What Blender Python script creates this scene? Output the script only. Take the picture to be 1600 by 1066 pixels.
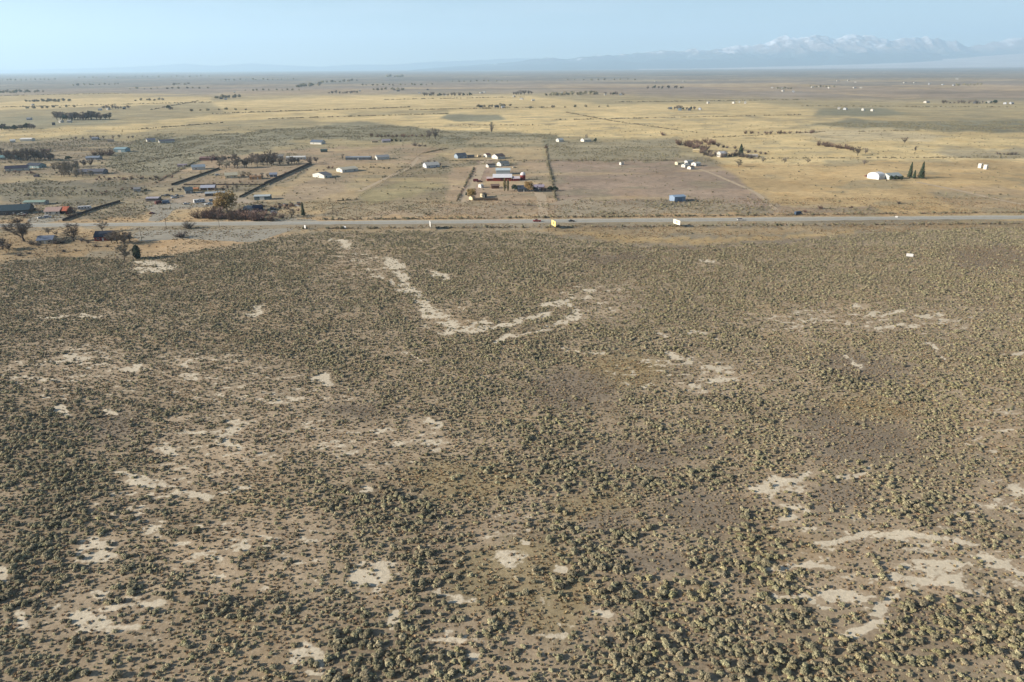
import bpy, bmesh, math, random
import numpy as np
from mathutils import Vector, Matrix
random.seed(7); rng = np.random.default_rng(11)
for o in list(bpy.data.objects): bpy.data.objects.remove(o)
S = bpy.context.scene
C = S.collection

# ------------------------------------------------------------------ camera
CAM_H = 105.0; FPX = 1101.0; PITCH = math.atan((533-105.5)/FPX); ROLL = 0.0070
_f = np.array([0, math.cos(PITCH), -math.sin(PITCH)])
_r0 = np.array([1.0, 0, 0]); _u0 = np.array([0, math.sin(PITCH), math.cos(PITCH)])
_r = math.cos(ROLL)*_r0 - math.sin(ROLL)*_u0
_u = math.cos(ROLL)*_u0 + math.sin(ROLL)*_r0
cam_d = bpy.data.cameras.new('camera'); cam = bpy.data.objects.new('camera', cam_d); C.objects.link(cam)
cam_d.sensor_width = 36; cam_d.lens = 36*FPX/1600; cam_d.clip_start = 0.5; cam_d.clip_end = 200000
cam.matrix_world = Matrix(((_r[0], _u[0], -_f[0], 0), (_r[1], _u[1], -_f[1], 0), (_r[2], _u[2], -_f[2], CAM_H), (0, 0, 0, 1)))
S.camera = cam

# ------------------------------------------------------------------ sky, sun, exposure
SUN_EL = math.radians(21.0)
SHADOW_DIR = math.radians(11.0)              # shadows run to +X, a touch away from the camera
w = bpy.data.worlds.new('World'); S.world = w; w.use_nodes = True
wn = w.node_tree; wn.nodes.clear()
sky = wn.nodes.new('ShaderNodeTexSky'); sky.sky_type = 'NISHITA'; sky.sun_disc = False
sky.sun_elevation = SUN_EL
sky.sun_rotation = math.radians(270) - SHADOW_DIR
sky.altitude = 2300; sky.air_density = 1.0; sky.dust_density = 0.8; sky.ozone_density = 1.6
bg = wn.nodes.new('ShaderNodeBackground'); bg.inputs['Strength'].default_value = 0.048
wo = wn.nodes.new('ShaderNodeOutputWorld')
# thin high cloud wisps, all round the sky
tc = wn.nodes.new('ShaderNodeTexCoord'); mp = wn.nodes.new('ShaderNodeMapping')
mp.inputs['Scale'].default_value = (3.0, 3.0, 22.0); mp.inputs['Location'].default_value = (0.35, 0.2, 0.55)
nz = wn.nodes.new('ShaderNodeTexNoise'); nz.inputs['Scale'].default_value = 1.6; nz.inputs['Detail'].default_value = 6
cr = wn.nodes.new('ShaderNodeValToRGB'); cr.color_ramp.elements[0].position = 0.50; cr.color_ramp.elements[1].position = 0.80
cr.color_ramp.elements[1].color = (0.40, 0.40, 0.40, 1)
mx = wn.nodes.new('ShaderNodeMix'); mx.data_type = 'RGBA'
mx.inputs[7].default_value = (7.6, 7.9, 8.2, 1)
wn.links.new(tc.outputs['Generated'], mp.inputs['Vector']); wn.links.new(mp.outputs[0], nz.inputs['Vector'])
wn.links.new(nz.outputs['Fac'], cr.inputs['Fac']); wn.links.new(cr.outputs['Color'], mx.inputs[0])
wn.links.new(sky.outputs['Color'], mx.inputs[6]); wn.links.new(mx.outputs[2], bg.inputs['Color'])
wn.links.new(bg.outputs[0], wo.inputs['Surface'])
sd = bpy.data.lights.new('sun', 'SUN'); sd.energy = 5.0; sd.angle = math.radians(0.55); sd.color = (1.0, 0.90, 0.77)
sun = bpy.data.objects.new('sun', sd); C.objects.link(sun)
_sv = Vector((math.cos(SHADOW_DIR)*math.cos(SUN_EL), math.sin(SHADOW_DIR)*math.cos(SUN_EL), -math.sin(SUN_EL)))
sun.rotation_euler = _sv.to_track_quat('-Z', 'Y').to_euler(); sun.location = (-300, 0, 300)
S.view_settings.view_transform = 'Standard'; S.view_settings.look = 'None'
S.view_settings.gamma = 1; S.view_settings.use_curve_mapping = False
S.view_settings.exposure = 1.28
S.cycles.use_denoising = True
S.cycles.max_bounces = 5; S.cycles.diffuse_bounces = 2; S.cycles.glossy_bounces = 2
S.cycles.volume_bounces = 2; S.cycles.transparent_max_bounces = 8
HAZE_DENSITY = 4.2e-5

# ------------------------------------------------------------------ ground points from the survey of the place
def G(px, py):
    d = _f + (px-800)/FPX*_r + (533-py)/FPX*_u
    t = -CAM_H/d[2]
    return float(d[0]*t), float(d[1]*t)
def sc(px, py):                      # pixels of the 1600 px photo per metre at that ground point
    x, y = G(px, py)
    return FPX/float(np.dot(np.array([x, y, -CAM_H]), _f))
def chart(x, y):                     # ground point -> survey chart coordinates
    vx, vy, vz = x, y, -CAM_H
    dep = vx*_f[0] + vy*_f[1] + vz*_f[2]
    dep = np.maximum(dep, 20.0)
    return 800 + FPX*(vx*_r[0]+vy*_r[1]+vz*_r[2])/dep, 533 - FPX*(vx*_u[0]+vy*_u[1]+vz*_u[2])/dep

# ------------------------------------------------------------------ noise
def _hash(ix, iy, seed):
    h = (ix.astype(np.int64)*374761393 + iy.astype(np.int64)*668265263 + seed*974711) & 0xffffffff
    h = ((h ^ (h >> 13))*1274126177) & 0xffffffff
    return ((h ^ (h >> 16)) & 0xffff)/65535.0
def vnoise(x, y, seed=0):
    ix = np.floor(x); iy = np.floor(y); fx = x-ix; fy = y-iy
    fx = fx*fx*(3-2*fx); fy = fy*fy*(3-2*fy)
    a = _hash(ix, iy, seed); b = _hash(ix+1, iy, seed); c = _hash(ix, iy+1, seed); d = _hash(ix+1, iy+1, seed)
    return (a*(1-fx)+b*fx)*(1-fy) + (c*(1-fx)+d*fx)*fy
def fbm(x, y, seed=0, n=4):
    s = 0; a = 0.5; t = 0
    for k in range(n):
        s = s + a*vnoise(x, y, seed+k*17); t += a; x = x*2.03+13.7; y = y*2.03+7.1; a *= 0.5
    return s/t
def sstep(a, b, v):
    t = np.clip((v-a)/(b-a), 0, 1); return t*t*(3-2*t)

# ------------------------------------------------------------------ materials
def lin(c):
    return tuple((v/255/12.92) if v/255 <= 0.04045 else ((v/255+0.055)/1.055)**2.4 for v in c)
MATS = {}
def mat(name, rgb, rough=0.85, var=0.18, scale=1.5, spec=0.2, metal=0.0, objvar=0.0, bump=0.0, transl=0.0):
    """procedural paint / bark / leaf material: base colour broken by noise (object space) and by a per-object random"""
    if name in MATS: return MATS[name]
    m = bpy.data.materials.new(name); m.use_nodes = True; nt = m.node_tree
    b = nt.nodes['Principled BSDF']; b.inputs['Roughness'].default_value = rough
    b.inputs['Specular IOR Level'].default_value = spec; b.inputs['Metallic'].default_value = metal
    t = nt.nodes.new('ShaderNodeTexCoord'); n = nt.nodes.new('ShaderNodeTexNoise')
    n.inputs['Scale'].default_value = scale; n.inputs['Detail'].default_value = 4
    nt.links.new(t.outputs['Object'], n.inputs['Vector'])
    mr = nt.nodes.new('ShaderNodeMapRange'); mr.inputs['From Min'].default_value = 0.3; mr.inputs['From Max'].default_value = 0.7
    mr.inputs['To Min'].default_value = 1-var; mr.inputs['To Max'].default_value = 1+var
    nt.links.new(n.outputs['Fac'], mr.inputs['Value'])
    hv = nt.nodes.new('ShaderNodeHueSaturation'); hv.inputs['Color'].default_value = (*rgb, 1)
    nt.links.new(mr.outputs[0], hv.inputs['Value'])
    if objvar > 0:
        oi = nt.nodes.new('ShaderNodeObjectInfo')
        m2 = nt.nodes.new('ShaderNodeMapRange'); m2.inputs['To Min'].default_value = 1-objvar; m2.inputs['To Max'].default_value = 1+objvar
        nt.links.new(oi.outputs['Random'], m2.inputs['Value'])
        mu = nt.nodes.new('ShaderNodeMath'); mu.operation = 'MULTIPLY'
        nt.links.new(mr.outputs[0], mu.inputs[0]); nt.links.new(m2.outputs[0], mu.inputs[1]); nt.links.new(mu.outputs[0], hv.inputs['Value'])
        m3 = nt.nodes.new('ShaderNodeMapRange'); m3.inputs['To Min'].default_value = 0.485; m3.inputs['To Max'].default_value = 0.515
        fr = nt.nodes.new('ShaderNodeMath'); fr.operation = 'FRACT'; ml = nt.nodes.new('ShaderNodeMath'); ml.operation = 'MULTIPLY'; ml.inputs[1].default_value = 7.31
        nt.links.new(oi.outputs['Random'], ml.inputs[0]); nt.links.new(ml.outputs[0], fr.inputs[0]); nt.links.new(fr.outputs[0], m3.inputs['Value'])
        nt.links.new(m3.outputs[0], hv.inputs['Hue'])
    nt.links.new(hv.outputs[0], b.inputs['Base Color'])
    if bump > 0:
        bp = nt.nodes.new('ShaderNodeBump'); bp.inputs['Strength'].default_value = bump; bp.inputs['Distance'].default_value = 0.1
        nt.links.new(n.outputs['Fac'], bp.inputs['Height']); nt.links.new(bp.outputs[0], b.inputs['Normal'])
    MATS[name] = m
    return m
def paint(c, k=0.62, **kw):           # c: sRGB as the eye sees it in the sun
    return mat('paint_%d_%d_%d' % tuple(c), tuple(v*k for v in lin(c)), rough=0.7, var=0.08, scale=0.8, **kw)
GLASS = mat('window_glass', (0.03, 0.035, 0.045), rough=0.12, var=0.05, spec=0.6)
RUBBER = mat('tyre_rubber', (0.02, 0.02, 0.02), rough=0.9)
STEEL = mat('galvanised_steel', (0.45, 0.46, 0.47), rough=0.5, metal=0.5)
WOOD = mat('weathered_wood', (0.16, 0.125, 0.095), scale=3, var=0.3)
BARK = mat('bark', (0.075, 0.062, 0.052), scale=4, var=0.3, objvar=0.15)
TWIG = mat('bare_twigs', (0.165, 0.138, 0.115), scale=0.6, var=0.25, objvar=0.2)
TWIG_RED = mat('reddish_twigs', (0.185, 0.125, 0.097), scale=0.6, var=0.25, objvar=0.2)
TWIG_PALE = mat('pale_twigs', (0.25, 0.22, 0.17), scale=0.6, var=0.2, objvar=0.15)
NEEDLE = mat('evergreen_needles', (0.045, 0.060, 0.034), scale=0.8, var=0.35, objvar=0.15)
OLIVE = mat('olive_poplar_leaves', (0.17, 0.145, 0.065), scale=0.8, var=0.3)
GOLD = mat('golden_willow_leaves', (0.26, 0.185, 0.07), scale=0.5, var=0.3, objvar=0.1)
SAGE = mat('sage_leaves', (0.300, 0.265, 0.160), scale=1.4, var=0.3, objvar=0.28)
SAGE_D = mat('greasewood_leaves', (0.235, 0.208, 0.128), scale=1.4, var=0.3, objvar=0.25)
SAGE_Y = mat('rabbitbrush_leaves', (0.285, 0.252, 0.135), scale=1.4, var=0.3, objvar=0.25)
TUFT = mat('dry_tufts', (0.30, 0.215, 0.118), scale=2.0, var=0.3, objvar=0.3)
TUFT_D = mat('dark_low_tufts', (0.215, 0.165, 0.105), scale=2.0, var=0.3, objvar=0.3)

# ------------------------------------------------------------------ object helpers
def thing(name, label, cat, loc=(0, 0, 0), rz=0.0, group=None):
    o = bpy.data.objects.new(name, None); C.objects.link(o); o.empty_display_size = 0.5
    o.location = loc; o.rotation_euler = (0, 0, rz); o['label'] = label; o['category'] = cat
    if group: o['group'] = group
    return o
def link(name, me, m, parent=None):
    o = bpy.data.objects.new(name, me)
    if m is not None:
        if len(me.materials) == 0: me.materials.append(m)
    C.objects.link(o)
    if parent is not None: o.parent = parent
    return o
def from_bm(name, bm):
    me = bpy.data.meshes.new(name); bm.to_mesh(me); bm.free(); return me
def box(bm, x0, x1, y0, y1, z0, z1):
    v = [bm.verts.new(p) for p in ((x0,y0,z0),(x1,y0,z0),(x1,y1,z0),(x0,y1,z0),(x0,y0,z1),(x1,y0,z1),(x1,y1,z1),(x0,y1,z1))]
    for f in ((3,2,1,0),(4,5,6,7),(0,1,5,4),(1,2,6,5),(2,3,7,6),(3,0,4,7)): bm.faces.new([v[i] for i in f])
def boxmesh(name, *a):
    bm = bmesh.new(); box(bm, *a); return from_bm(name, bm)
def prism(bm, pts, y0, y1):           # pts: (x,z) outline, extruded along y
    a = [bm.verts.new((x, y0, z)) for x, z in pts]; b = [bm.verts.new((x, y1, z)) for x, z in pts]
    n = len(pts)
    bm.faces.new(a); bm.faces.new(b[::-1])
    for i in range(n): bm.faces.new([a[(i+1) % n], a[i], b[i], b[(i+1) % n]])
def cyl(bm, p, q, r0, r1, n=6):
    p = Vector(p); q = Vector(q); d = (q-p)
    if d.length < 1e-6: return
    d.normalize(); a = d.orthogonal().normalized(); b = d.cross(a)
    r = []
    for c, rr in ((p, r0), (q, r1)):
        r.append([bm.verts.new(c + (a*math.cos(2*math.pi*i/n) + b*math.sin(2*math.pi*i/n))*rr) for i in range(n)])
    for i in range(n): bm.faces.new([r[0][i], r[0][(i+1) % n], r[1][(i+1) % n], r[1][i]])
    bm.faces.new(r[0][::-1]); bm.faces.new(r[1])
def struct(o): o['kind'] = 'structure'; return o
def copy_tree(o, loc, rz, s=1.0, label=None, group=None, cat=None):
    c = o.copy(); C.objects.link(c); c.location = loc; c.rotation_euler = (0, 0, rz)
    c.scale = s if isinstance(s, tuple) else (s, s, s)
    if label: c['label'] = label
    if group: c['group'] = group
    for ch in o.children:
        d = ch.copy(); C.objects.link(d); d.parent = c
        for g in ch.children:
            e = g.copy(); C.objects.link(e); e.parent = d
    return c

# ------------------------------------------------------------------ survey chart of the land: soil, fields, scrub
def warp(px, py, k=1.0):
    amp = np.clip((py-105)/400, 0.02, 1.0)
    return (px + k*46*amp*(fbm(px/38, py/17, 3)-0.5) + k*16*amp*(fbm(px/9, py/5, 8)-0.5),
            py + k*26*amp*(fbm(px/38, py/17, 5)-0.5) + k*10*amp*(fbm(px/9, py/5, 9)-0.5))
def ell(px, py, cx, cy, rx, ry, soft=0.5):
    d = np.sqrt(((px-cx)/rx)**2 + ((py-cy)/ry)**2)
    return 1 - sstep(1-soft*0.5, 1+soft*0.5, d)
def pline(px, py, pts, wd, ya=2.2, soft=0.6):
    best = np.full(px.shape, 1e9)
    for (ax, ay), (bx, by) in zip(pts[:-1], pts[1:]):
        dx, dy = bx-ax, (by-ay)*ya
        t = np.clip(((px-ax)*dx + (py-ay)*ya*dy)/(dx*dx+dy*dy+1e-9), 0, 1)
        best = np.minimum(best, np.hypot(px-ax-t*dx, (py-ay)*ya-t*dy))
    return 1 - sstep(wd*(1-soft), wd*(1+soft), best)
def poly(px, py, pts, soft=3.0, ya=2.0):
    ins = np.zeros(px.shape, bool); best = np.full(px.shape, 1e9)
    n = len(pts)
    for i in range(n):
        ax, ay = pts[i]; bx, by = pts[(i+1) % n]
        if ay != by:
            c = ((ay > py) != (by > py)) & (px < (bx-ax)*(py-ay)/(by-ay)+ax)
            ins ^= c
        dx, dy = bx-ax, (by-ay)*ya
        t = np.clip(((px-ax)*dx + (py-ay)*ya*dy)/(dx*dx+dy*dy+1e-9), 0, 1)
        best = np.minimum(best, np.hypot(px-ax-t*dx, (py-ay)*ya-t*dy))
    s = np.where(ins, best, -best)
    return sstep(-soft, soft, s)

BARE_LINES = [
    ([(608,404),(630,424),(643,448),(655,466),(690,495),(712,509)], 9),
    ([(585,425),(612,440),(640,455)], 5), ([(640,470),(665,488),(690,505),(720,518)], 5),
    ([(690,522),(730,517),(770,511),(800,505),(835,497),(865,488)], 8),
    ([(845,478),(880,476),(903,482),(898,496)], 7), ([(780,532),(810,524),(845,512),(885,500)], 6),
    ([(730,508),(752,504),(775,507)], 5), ([(1060,520),(1090,518),(1118,528)], 5), ([(1048,555),(1080,564)], 8),
    ([(1098,572),(1142,581)], 8), ([(1000,562),(1040,560)], 5), ([(1118,596),(1136,594)], 9), ([(1026,524),(1042,528)], 5),
    ([(670,420),(682,430),(704,432)], 5), ([(520,378),(548,384)], 5), ([(60,496),(115,499)], 3.5), ([(125,498),(158,496)], 4),
    ([(905,455),(940,458)], 3.5), ([(1450,535),(1480,556)], 5), ([(1570,550),(1600,552)], 4), ([(1320,505),(1370,510),(1430,508)], 4),
    ([(1330,480),(1380,490),(1480,495)], 4), ([(1250,505),(1330,508)], 4), ([(1090,410),(1112,409)], 5), ([(190,580),(215,572)], 6),
    ([(110,560),(135,562)], 6), ([(620,550),(660,568)], 4), ([(505,585),(520,600)], 6), ([(880,550),(940,553)], 3.5),
    ([(210,755),(300,770),(320,778)], 12), ([(340,770),(385,765)], 8), ([(250,690),(265,710)], 9), ([(345,690),(372,706)], 7),
    ([(1190,762),(1215,750),(1250,742)], 12), ([(1310,744),(1345,738)], 9), ([(1230,808),(1255,800)], 14),
    ([(1290,850),(1340,842),(1420,836),(1500,845)], 13), ([(1180,885),(1240,880),(1300,888)], 10), ([(1300,925),(1360,935),(1375,970),(1340,985)], 17),
    ([(1540,872),(1570,895),(1600,905)], 22), ([(1440,880),(1500,885),(1540,890)], 13), ([(1180,910),(1240,935),(1300,945)], 8),
    ([(1400,900),(1450,910),(1500,905)], 9), ([(1580,760),(1600,775)], 10), ([(1410,930),(1380,945)], 9),
    ([(190,740),(235,750)], 6), ([(0,890),(8,910)], 12), ([(400,905),(330,905)], 5), ([(30,955),(40,975)], 8), ([(1330,560),(1345,575)], 4),
]
BARE_ELL = [(152,858,34,22),(145,968,30,9),(165,945,26,8),(582,902,34,26),(622,972,9,16),(478,1035,24,26),(240,414,34,9),(680,660,16,6),
    (395,485,14,6),(500,596,14,7),(165,640,14,6),(92,640,14,5),(880,890,14,8),(945,955,16,6),(745,1030,10,14),(575,762,16,6),(1130,595,10,6),(240,940,22,7)]
LIGHT_ELL = [(470,650,150,55),(330,700,110,50),(600,690,120,40),(320,590,130,35),(130,580,120,45),(560,410,70,28),(700,500,60,25),(1350,500,190,24),
    (1080,590,150,30),(1420,880,190,70),(1230,790,60,70),(400,860,120,60),(230,800,90,50),(800,850,60,50),(150,960,120,40),(1560,800,60,60),(940,470,60,30),
    (330,860,90,45),(700,960,50,60),(1560,680,60,40),(850,990,50,50)]
DARK_ELL = [(1360,577,85,24),(1110,800,85,42),(1020,882,62,24),(168,665,62,34),(890,610,85,36),(1350,690,100,38),(1320,775,68,26),(1000,715,75,24),
    (955,402,58,10),(1545,402,80,24),(1190,375,110,9),(1290,660,60,30),(1090,700,50,20),(950,820,60,22),(1050,380,60,10),(560,640,60,14),(1440,960,50,22)]
KHAKI_ELL = [(730,752,90,30),(840,880,50,50),(860,940,60,60),(760,905,70,50),(690,760,50,25),(930,790,60,25),(980,580,60,30),(1350,640,70,20)]
DENSE_BIG = [([(95,645),(60,700),(110,760),(80,830),(70,880),(20,920)], 60), ([(640,790),(655,850),(690,900),(680,960),(620,1040),(520,1060)], 42),
    ([(560,770),(640,790)], 30), ([(560,1000),(500,1060)], 45), ([(940,850),(965,900),(960,930)], 26), ([(990,930),(1050,960),(1120,990)], 45),
    ([(1180,810),(1195,880),(1230,960),(1270,1010)], 30), ([(1000,1010),(1200,1040),(1400,1010),(1600,970)], 55), ([(1390,950),(1480,960),(1580,940)], 38),
    ([(1430,790),(1500,830),(1580,840)], 30), ([(830,690),(900,690)], 26), ([(850,730),(930,760)], 30), ([(1010,755),(1120,745)], 20), ([(880,905),(930,860)], 26),
    ([(150,770),(220,790),(300,820)], 30), ([(1090,880),(1180,900)], 26), ([(840,830),(930,860),(1010,820)], 20), ([(600,640),(700,650)], 14), ([(1300,590),(1420,620)], 20),
    ([(400,870),(440,840)], 20), ([(250,870),(120,1000)], 16), ([(320,960),(420,930)], 18), ([(1100,620),(1200,650)], 18)]
YELLOW_ELL = [(290,445,60,10),(380,460,50,8),(660,385,70,10),(1010,480,160,40),(1300,470,70,14),(1500,440,70,14),(1370,690,40,22),(120,470,80,14),
    (1450,600,120,50),(1480,990,160,50),(1200,860,60,60),(1050,930,80,60),(700,560,100,25),(860,640,80,30),(1330,860,60,14)]
def fore(px, py, x, y):
    """soil and cover south of the highway -> bare, light, dark, khaki, big, yellow (0..1 each)"""
    wx, wy = warp(px, py, 1.0); ww, wz = warp(px, py, 0.8)
    bare = np.zeros(px.shape)
    for pts, wd in BARE_LINES: bare = np.maximum(bare, pline(ww, wz, pts, wd*0.95, soft=0.95))
    for e in BARE_ELL: bare = np.maximum(bare, ell(ww, wz, *e, soft=1.5))
    light = np.zeros(px.shape); dark = light.copy(); khaki = light.copy(); big = light.copy(); yel = light.copy()
    for e in LIGHT_ELL: light = np.maximum(light, ell(wx, wy, *e, soft=1.1))
    for e in DARK_ELL: dark = np.maximum(dark, ell(wx, wy, e[0], e[1], e[2]*0.86, e[3]*0.86, soft=0.9))
    for e in KHAKI_ELL: khaki = np.maximum(khaki, ell(wx, wy, *e, soft=0.8))
    for pts, wd in DENSE_BIG: big = np.maximum(big, pline(wx, wy, pts, wd, ya=1.6))
    gap = fbm(x/8.0, y/3.4, 140)*0.5 + fbm(x/3.2, y/1.3, 141)*0.5
    bare = bare*np.clip(0.26+1.2*sstep(0.36, 0.54, gap), 0, 1.25)
    bare = np.maximum(bare, (0.30+0.40*light)*(1-dark)*sstep(0.56-0.06*light, 0.68-0.06*light, gap))
    for e in YELLOW_ELL: yel = np.maximum(yel, ell(wx, wy, *e, soft=1.2))
    return bare, light, dark, khaki, big, yel

GOLD_C = (213,192,140); TAN = (176,157,126); SCRUB = (146,139,113); BROWN = (160,144,122); GREYG = (139,138,114); DUST = (186,164,132); PALE = (205,190,150)
FIELDS = [   # (polygon on the chart, colour, softness) painted in order, all north of the highway unless said
    ([(-700,150),(420,146),(840,142),(1100,152),(1700,160),(2300,170),(2300,240),(-700,250)], (172,160,122), 14),
    ([(-700,180),(0,160),(110,152),(330,152),(330,160),(200,166),(0,172),(-700,200)], GOLD_C, 3),
    ([(-700,160),(0,150),(170,145),(300,148),(180,152),(0,158)], (190,172,128), 2),
    ([(-700,235),(0,205),(110,200),(180,190),(160,180),(100,180),(-60,184),(-700,205)], (150,145,117), 6),
    ([(-700,250),(0,222),(100,212),(215,207),(300,193),(470,183),(620,178),(620,170),(480,172),(330,180),(180,196),(0,203),(-700,215)], GOLD_C, 4),
    ([(330,160),(520,150),(830,150),(960,166),(1100,186),(1080,212),(900,214),(770,212),(690,206),(600,196),(470,186),(350,176)], GOLD_C, 6),
    ([(840,166),(1180,160),(1300,175),(1420,190),(1700,210),(2300,230),(2300,300),(1700,300),(1280,300),(1140,262),(1060,216),(880,212)], GOLD_C, 6),
    ([(1240,205),(1350,200),(1480,212),(1450,222),(1300,220)], PALE, 6),
    ([(1280,172),(1380,168),(1420,178),(1330,184),(1270,180)], GREYG, 6),
    ([(1250,196),(1330,186),(1420,192),(1600,186),(1900,190),(1900,214),(1600,208),(1500,206),(1400,202)], (145,143,119), 6),
    ([(1450,236),(1600,230),(1700,240),(1560,248),(1480,246)], (168,158,128), 5),
    ([(1460,262),(1530,255),(1640,252),(1640,268),(1540,268)], (150,146,122), 4),
    ([(700,178),(780,180),(790,188),(720,190),(690,184)], GREYG, 3),
    ([(560,176),(700,172),(700,177),(520,182)], (170,158,120), 2),
    ([(400,206),(560,190),(700,204),(780,208),(870,210),(880,228),(800,230),(700,228),(620,220),(480,216),(200,252),(150,262),(120,240),(240,214)], (146,142,116), 4),
    ([(740,214),(846,216),(846,228),(720,226)], (168,157,124), 4),
    ([(860,222),(960,222),(1060,214),(1060,246),(1000,248),(862,250)], (158,150,122), 4),
    ([(690,232),(850,229),(852,252),(700,254)], (184,166,128), 4),
    ([(0,225),(140,216),(210,222),(160,240),(60,236),(0,238)], (150,139,116), 4),
    ([(-700,330),(-700,240),(0,236),(240,232),(200,262),(260,282),(140,316),(0,322)], (156,143,117), 5),
    ([(0,292),(60,284),(200,286),(240,300),(190,316),(100,320),(0,318)], (132,127,107), 5),
    ([(180,236),(380,216),(480,222),(420,232),(330,250),(240,282),(160,262)], (145,140,115), 4),
    ([(280,290),(340,262),(420,250),(490,252),(440,282),(410,292)], (165,148,120), 4),
    ([(240,285),(330,246),(480,232),(640,226),(700,232),(640,262),(520,262),(480,258),(360,268)], (172,153,124), 4),
    ([(410,300),(500,258),(640,256),(600,284),(500,340),(420,330)], (182,163,126), 4),
    ([(420,312),(470,286),(560,270),(540,300),(470,316)], (163,147,120), 5),
    ([(500,344),(560,308),(640,266),(700,262),(720,300),(700,344)], (156,143,114), 4),
    ([(560,300),(640,280),(690,290),(650,310),(570,320)], (160,150,113), 6),
    ([(700,262),(852,252),(868,318),(700,318)], (176,156,126), 3),
    ([(722,300),(745,252),(770,250),(752,300),(730,318)], (172,150,128), 3),
    ([(540,344),(700,316),(870,322),(1220,336),(1220,344)], (165,148,121), 5),
    ([(860,253),(1064,252),(1130,262),(1180,300),(1240,340),(1150,336),(864,326)], (160,143,122), 3),
    ([(868,316),(1000,312),(1230,324),(1240,340),(868,338)], (155,145,121), 6),
    ([(1120,256),(1700,250),(2300,270),(2300,345),(1300,338),(1210,318)], (192,168,122), 6),
    ([(1200,325),(1290,316),(1370,326),(1360,338),(1210,338)], (160,145,121), 5),
    ([(1440,300),(1520,290),(1620,300),(1620,330),(1500,326)], (180,160,124), 6),
    ([(190,345),(270,310),(340,318),(330,345)], (182,162,124), 4),
    ([(210,318),(330,300),(400,312),(300,326)], (166,154,134), 3),
    ([(-700,364),(0,356),(210,357),(200,392),(0,412),(-700,450)], (168,148,113), 4),
    ([(200,372),(440,358),(470,366),(380,386),(220,402)], (182,158,121), 4),
    ([(440,362),(640,357),(900,356),(1100,356),(1700,346),(2300,336),(2300,343),(1700,353),(1200,366),(880,372),(840,360),(640,361),(470,366)], (164,146,112), 3),
    ([(870,364),(960,366),(1080,377),(1240,368),(1330,362),(1340,366),(1240,375),(1090,383),(960,378)], (180,158,114), 3),
    ([(-700,349),(0,342),(400,341),(850,338),(1250,334),(1700,329),(2300,322),(2300,330),(1700,338),(850,346),(0,352),(-700,358)], (182,158,120), 2),
]
def land_colour(px, py, x, y):
    """sRGB-looking colour (0..255, as seen in the sun) of the land without shrubs"""
    wx, wy = warp(px, py, 1.0)
    n1 = fbm(x/420, y/420, 21); n2 = fbm(x/60, y/45, 22); n3 = fbm(x/7, y/7, 23)
    out = np.zeros(px.shape+(3,)); 
    def setc(c, m):
        nonlocal out
        out = out*(1-m[..., None]) + np.array(c, float)*m[..., None]
    setc((150,140,116), np.ones(px.shape))
    # far plain: quarter-section parcels of grass, stubble and scrub, distant haze partly in their colours
    far = sstep(1500, 2600, y)
    a = 0.03; xr = x*math.cos(a)+y*math.sin(a); yr = -x*math.sin(a)+y*math.cos(a)
    cx = np.floor(xr/800 + 0.3*np.floor(yr/1600)); cy = np.floor(yr/800)
    h = _hash(cx, cy, 5)*0.55 + fbm(x/2600, y/2600, 31)*0.75 - 0.12
    pal = np.array([(124,124,112),(134,130,116),(146,138,120),(156,144,126),(168,152,126),(188,168,130)], float)  # greyed palette: some of the far haze is put into these colours
    idx = np.clip(h*6.2, 0, 4.999); i0 = idx.astype(int); fr = (idx-i0)[..., None]
    parc = pal[i0]*(1-fr) + pal[i0+1]*fr
    parc *= (0.90+0.2*fbm(x/900, y/300, 44))[..., None]
    drk = sstep(3600, 7000, y)*0.6                      # more scrub and groves toward the valley floor
    parc = parc*(1-drk[..., None]) + np.array((128,128,118))*drk[..., None]
    out = out*(1-far[..., None]) + parc*far[..., None]
    north = 1 - sstep(344, 356, py)
    nearband = 1 - sstep(2400, 4200, y)
    for k, (pts, c, soft) in enumerate(FIELDS):
        m = poly(wx, wy, pts, soft)
        if k == 0: m = m*nearband
        setc(c, m*0.94)
    # mottling
    grey = 1-sstep(0.20, 0.25, (out[..., 0]-out[..., 2])/(out[..., 0]+1))
    mott = (n2-0.5)*0.26 + (n1-0.5)*0.18 + (n3-0.5)*0.16*(1-sstep(500, 1500, y))
    out *= (1+mott)[..., None]
    sp = sstep(0.54, 0.70, fbm(x/38, y/30, 61))*north*(1-far)
    out = out*(1-0.5*sp[..., None]) + np.array((148,142,116))*0.5*sp[..., None]
    st = sstep(0.60, 0.74, fbm(x/120, y/28, 62))*north*(1-0.9*grey)
    out = out*(1-0.45*st[..., None]) + np.array((206,186,136))*0.45*st[..., None]
    return out
def south_mask(px, py, x, y):       # 1 where the shrub steppe south of the highway begins
    line = np.interp(px, [-800,0,60,130,205,270,330,400,450,520,640,840,880,960,1080,1200,1330,1420,1600,2400],
                         [430,412,405,402,405,398,388,378,368,363,362,364,372,380,384,376,368,362,356,350])
    e = 6*(fbm(px/22, py/9, 71)-0.5)
    return sstep(-2.5, 2.5, py-line+e)

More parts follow.
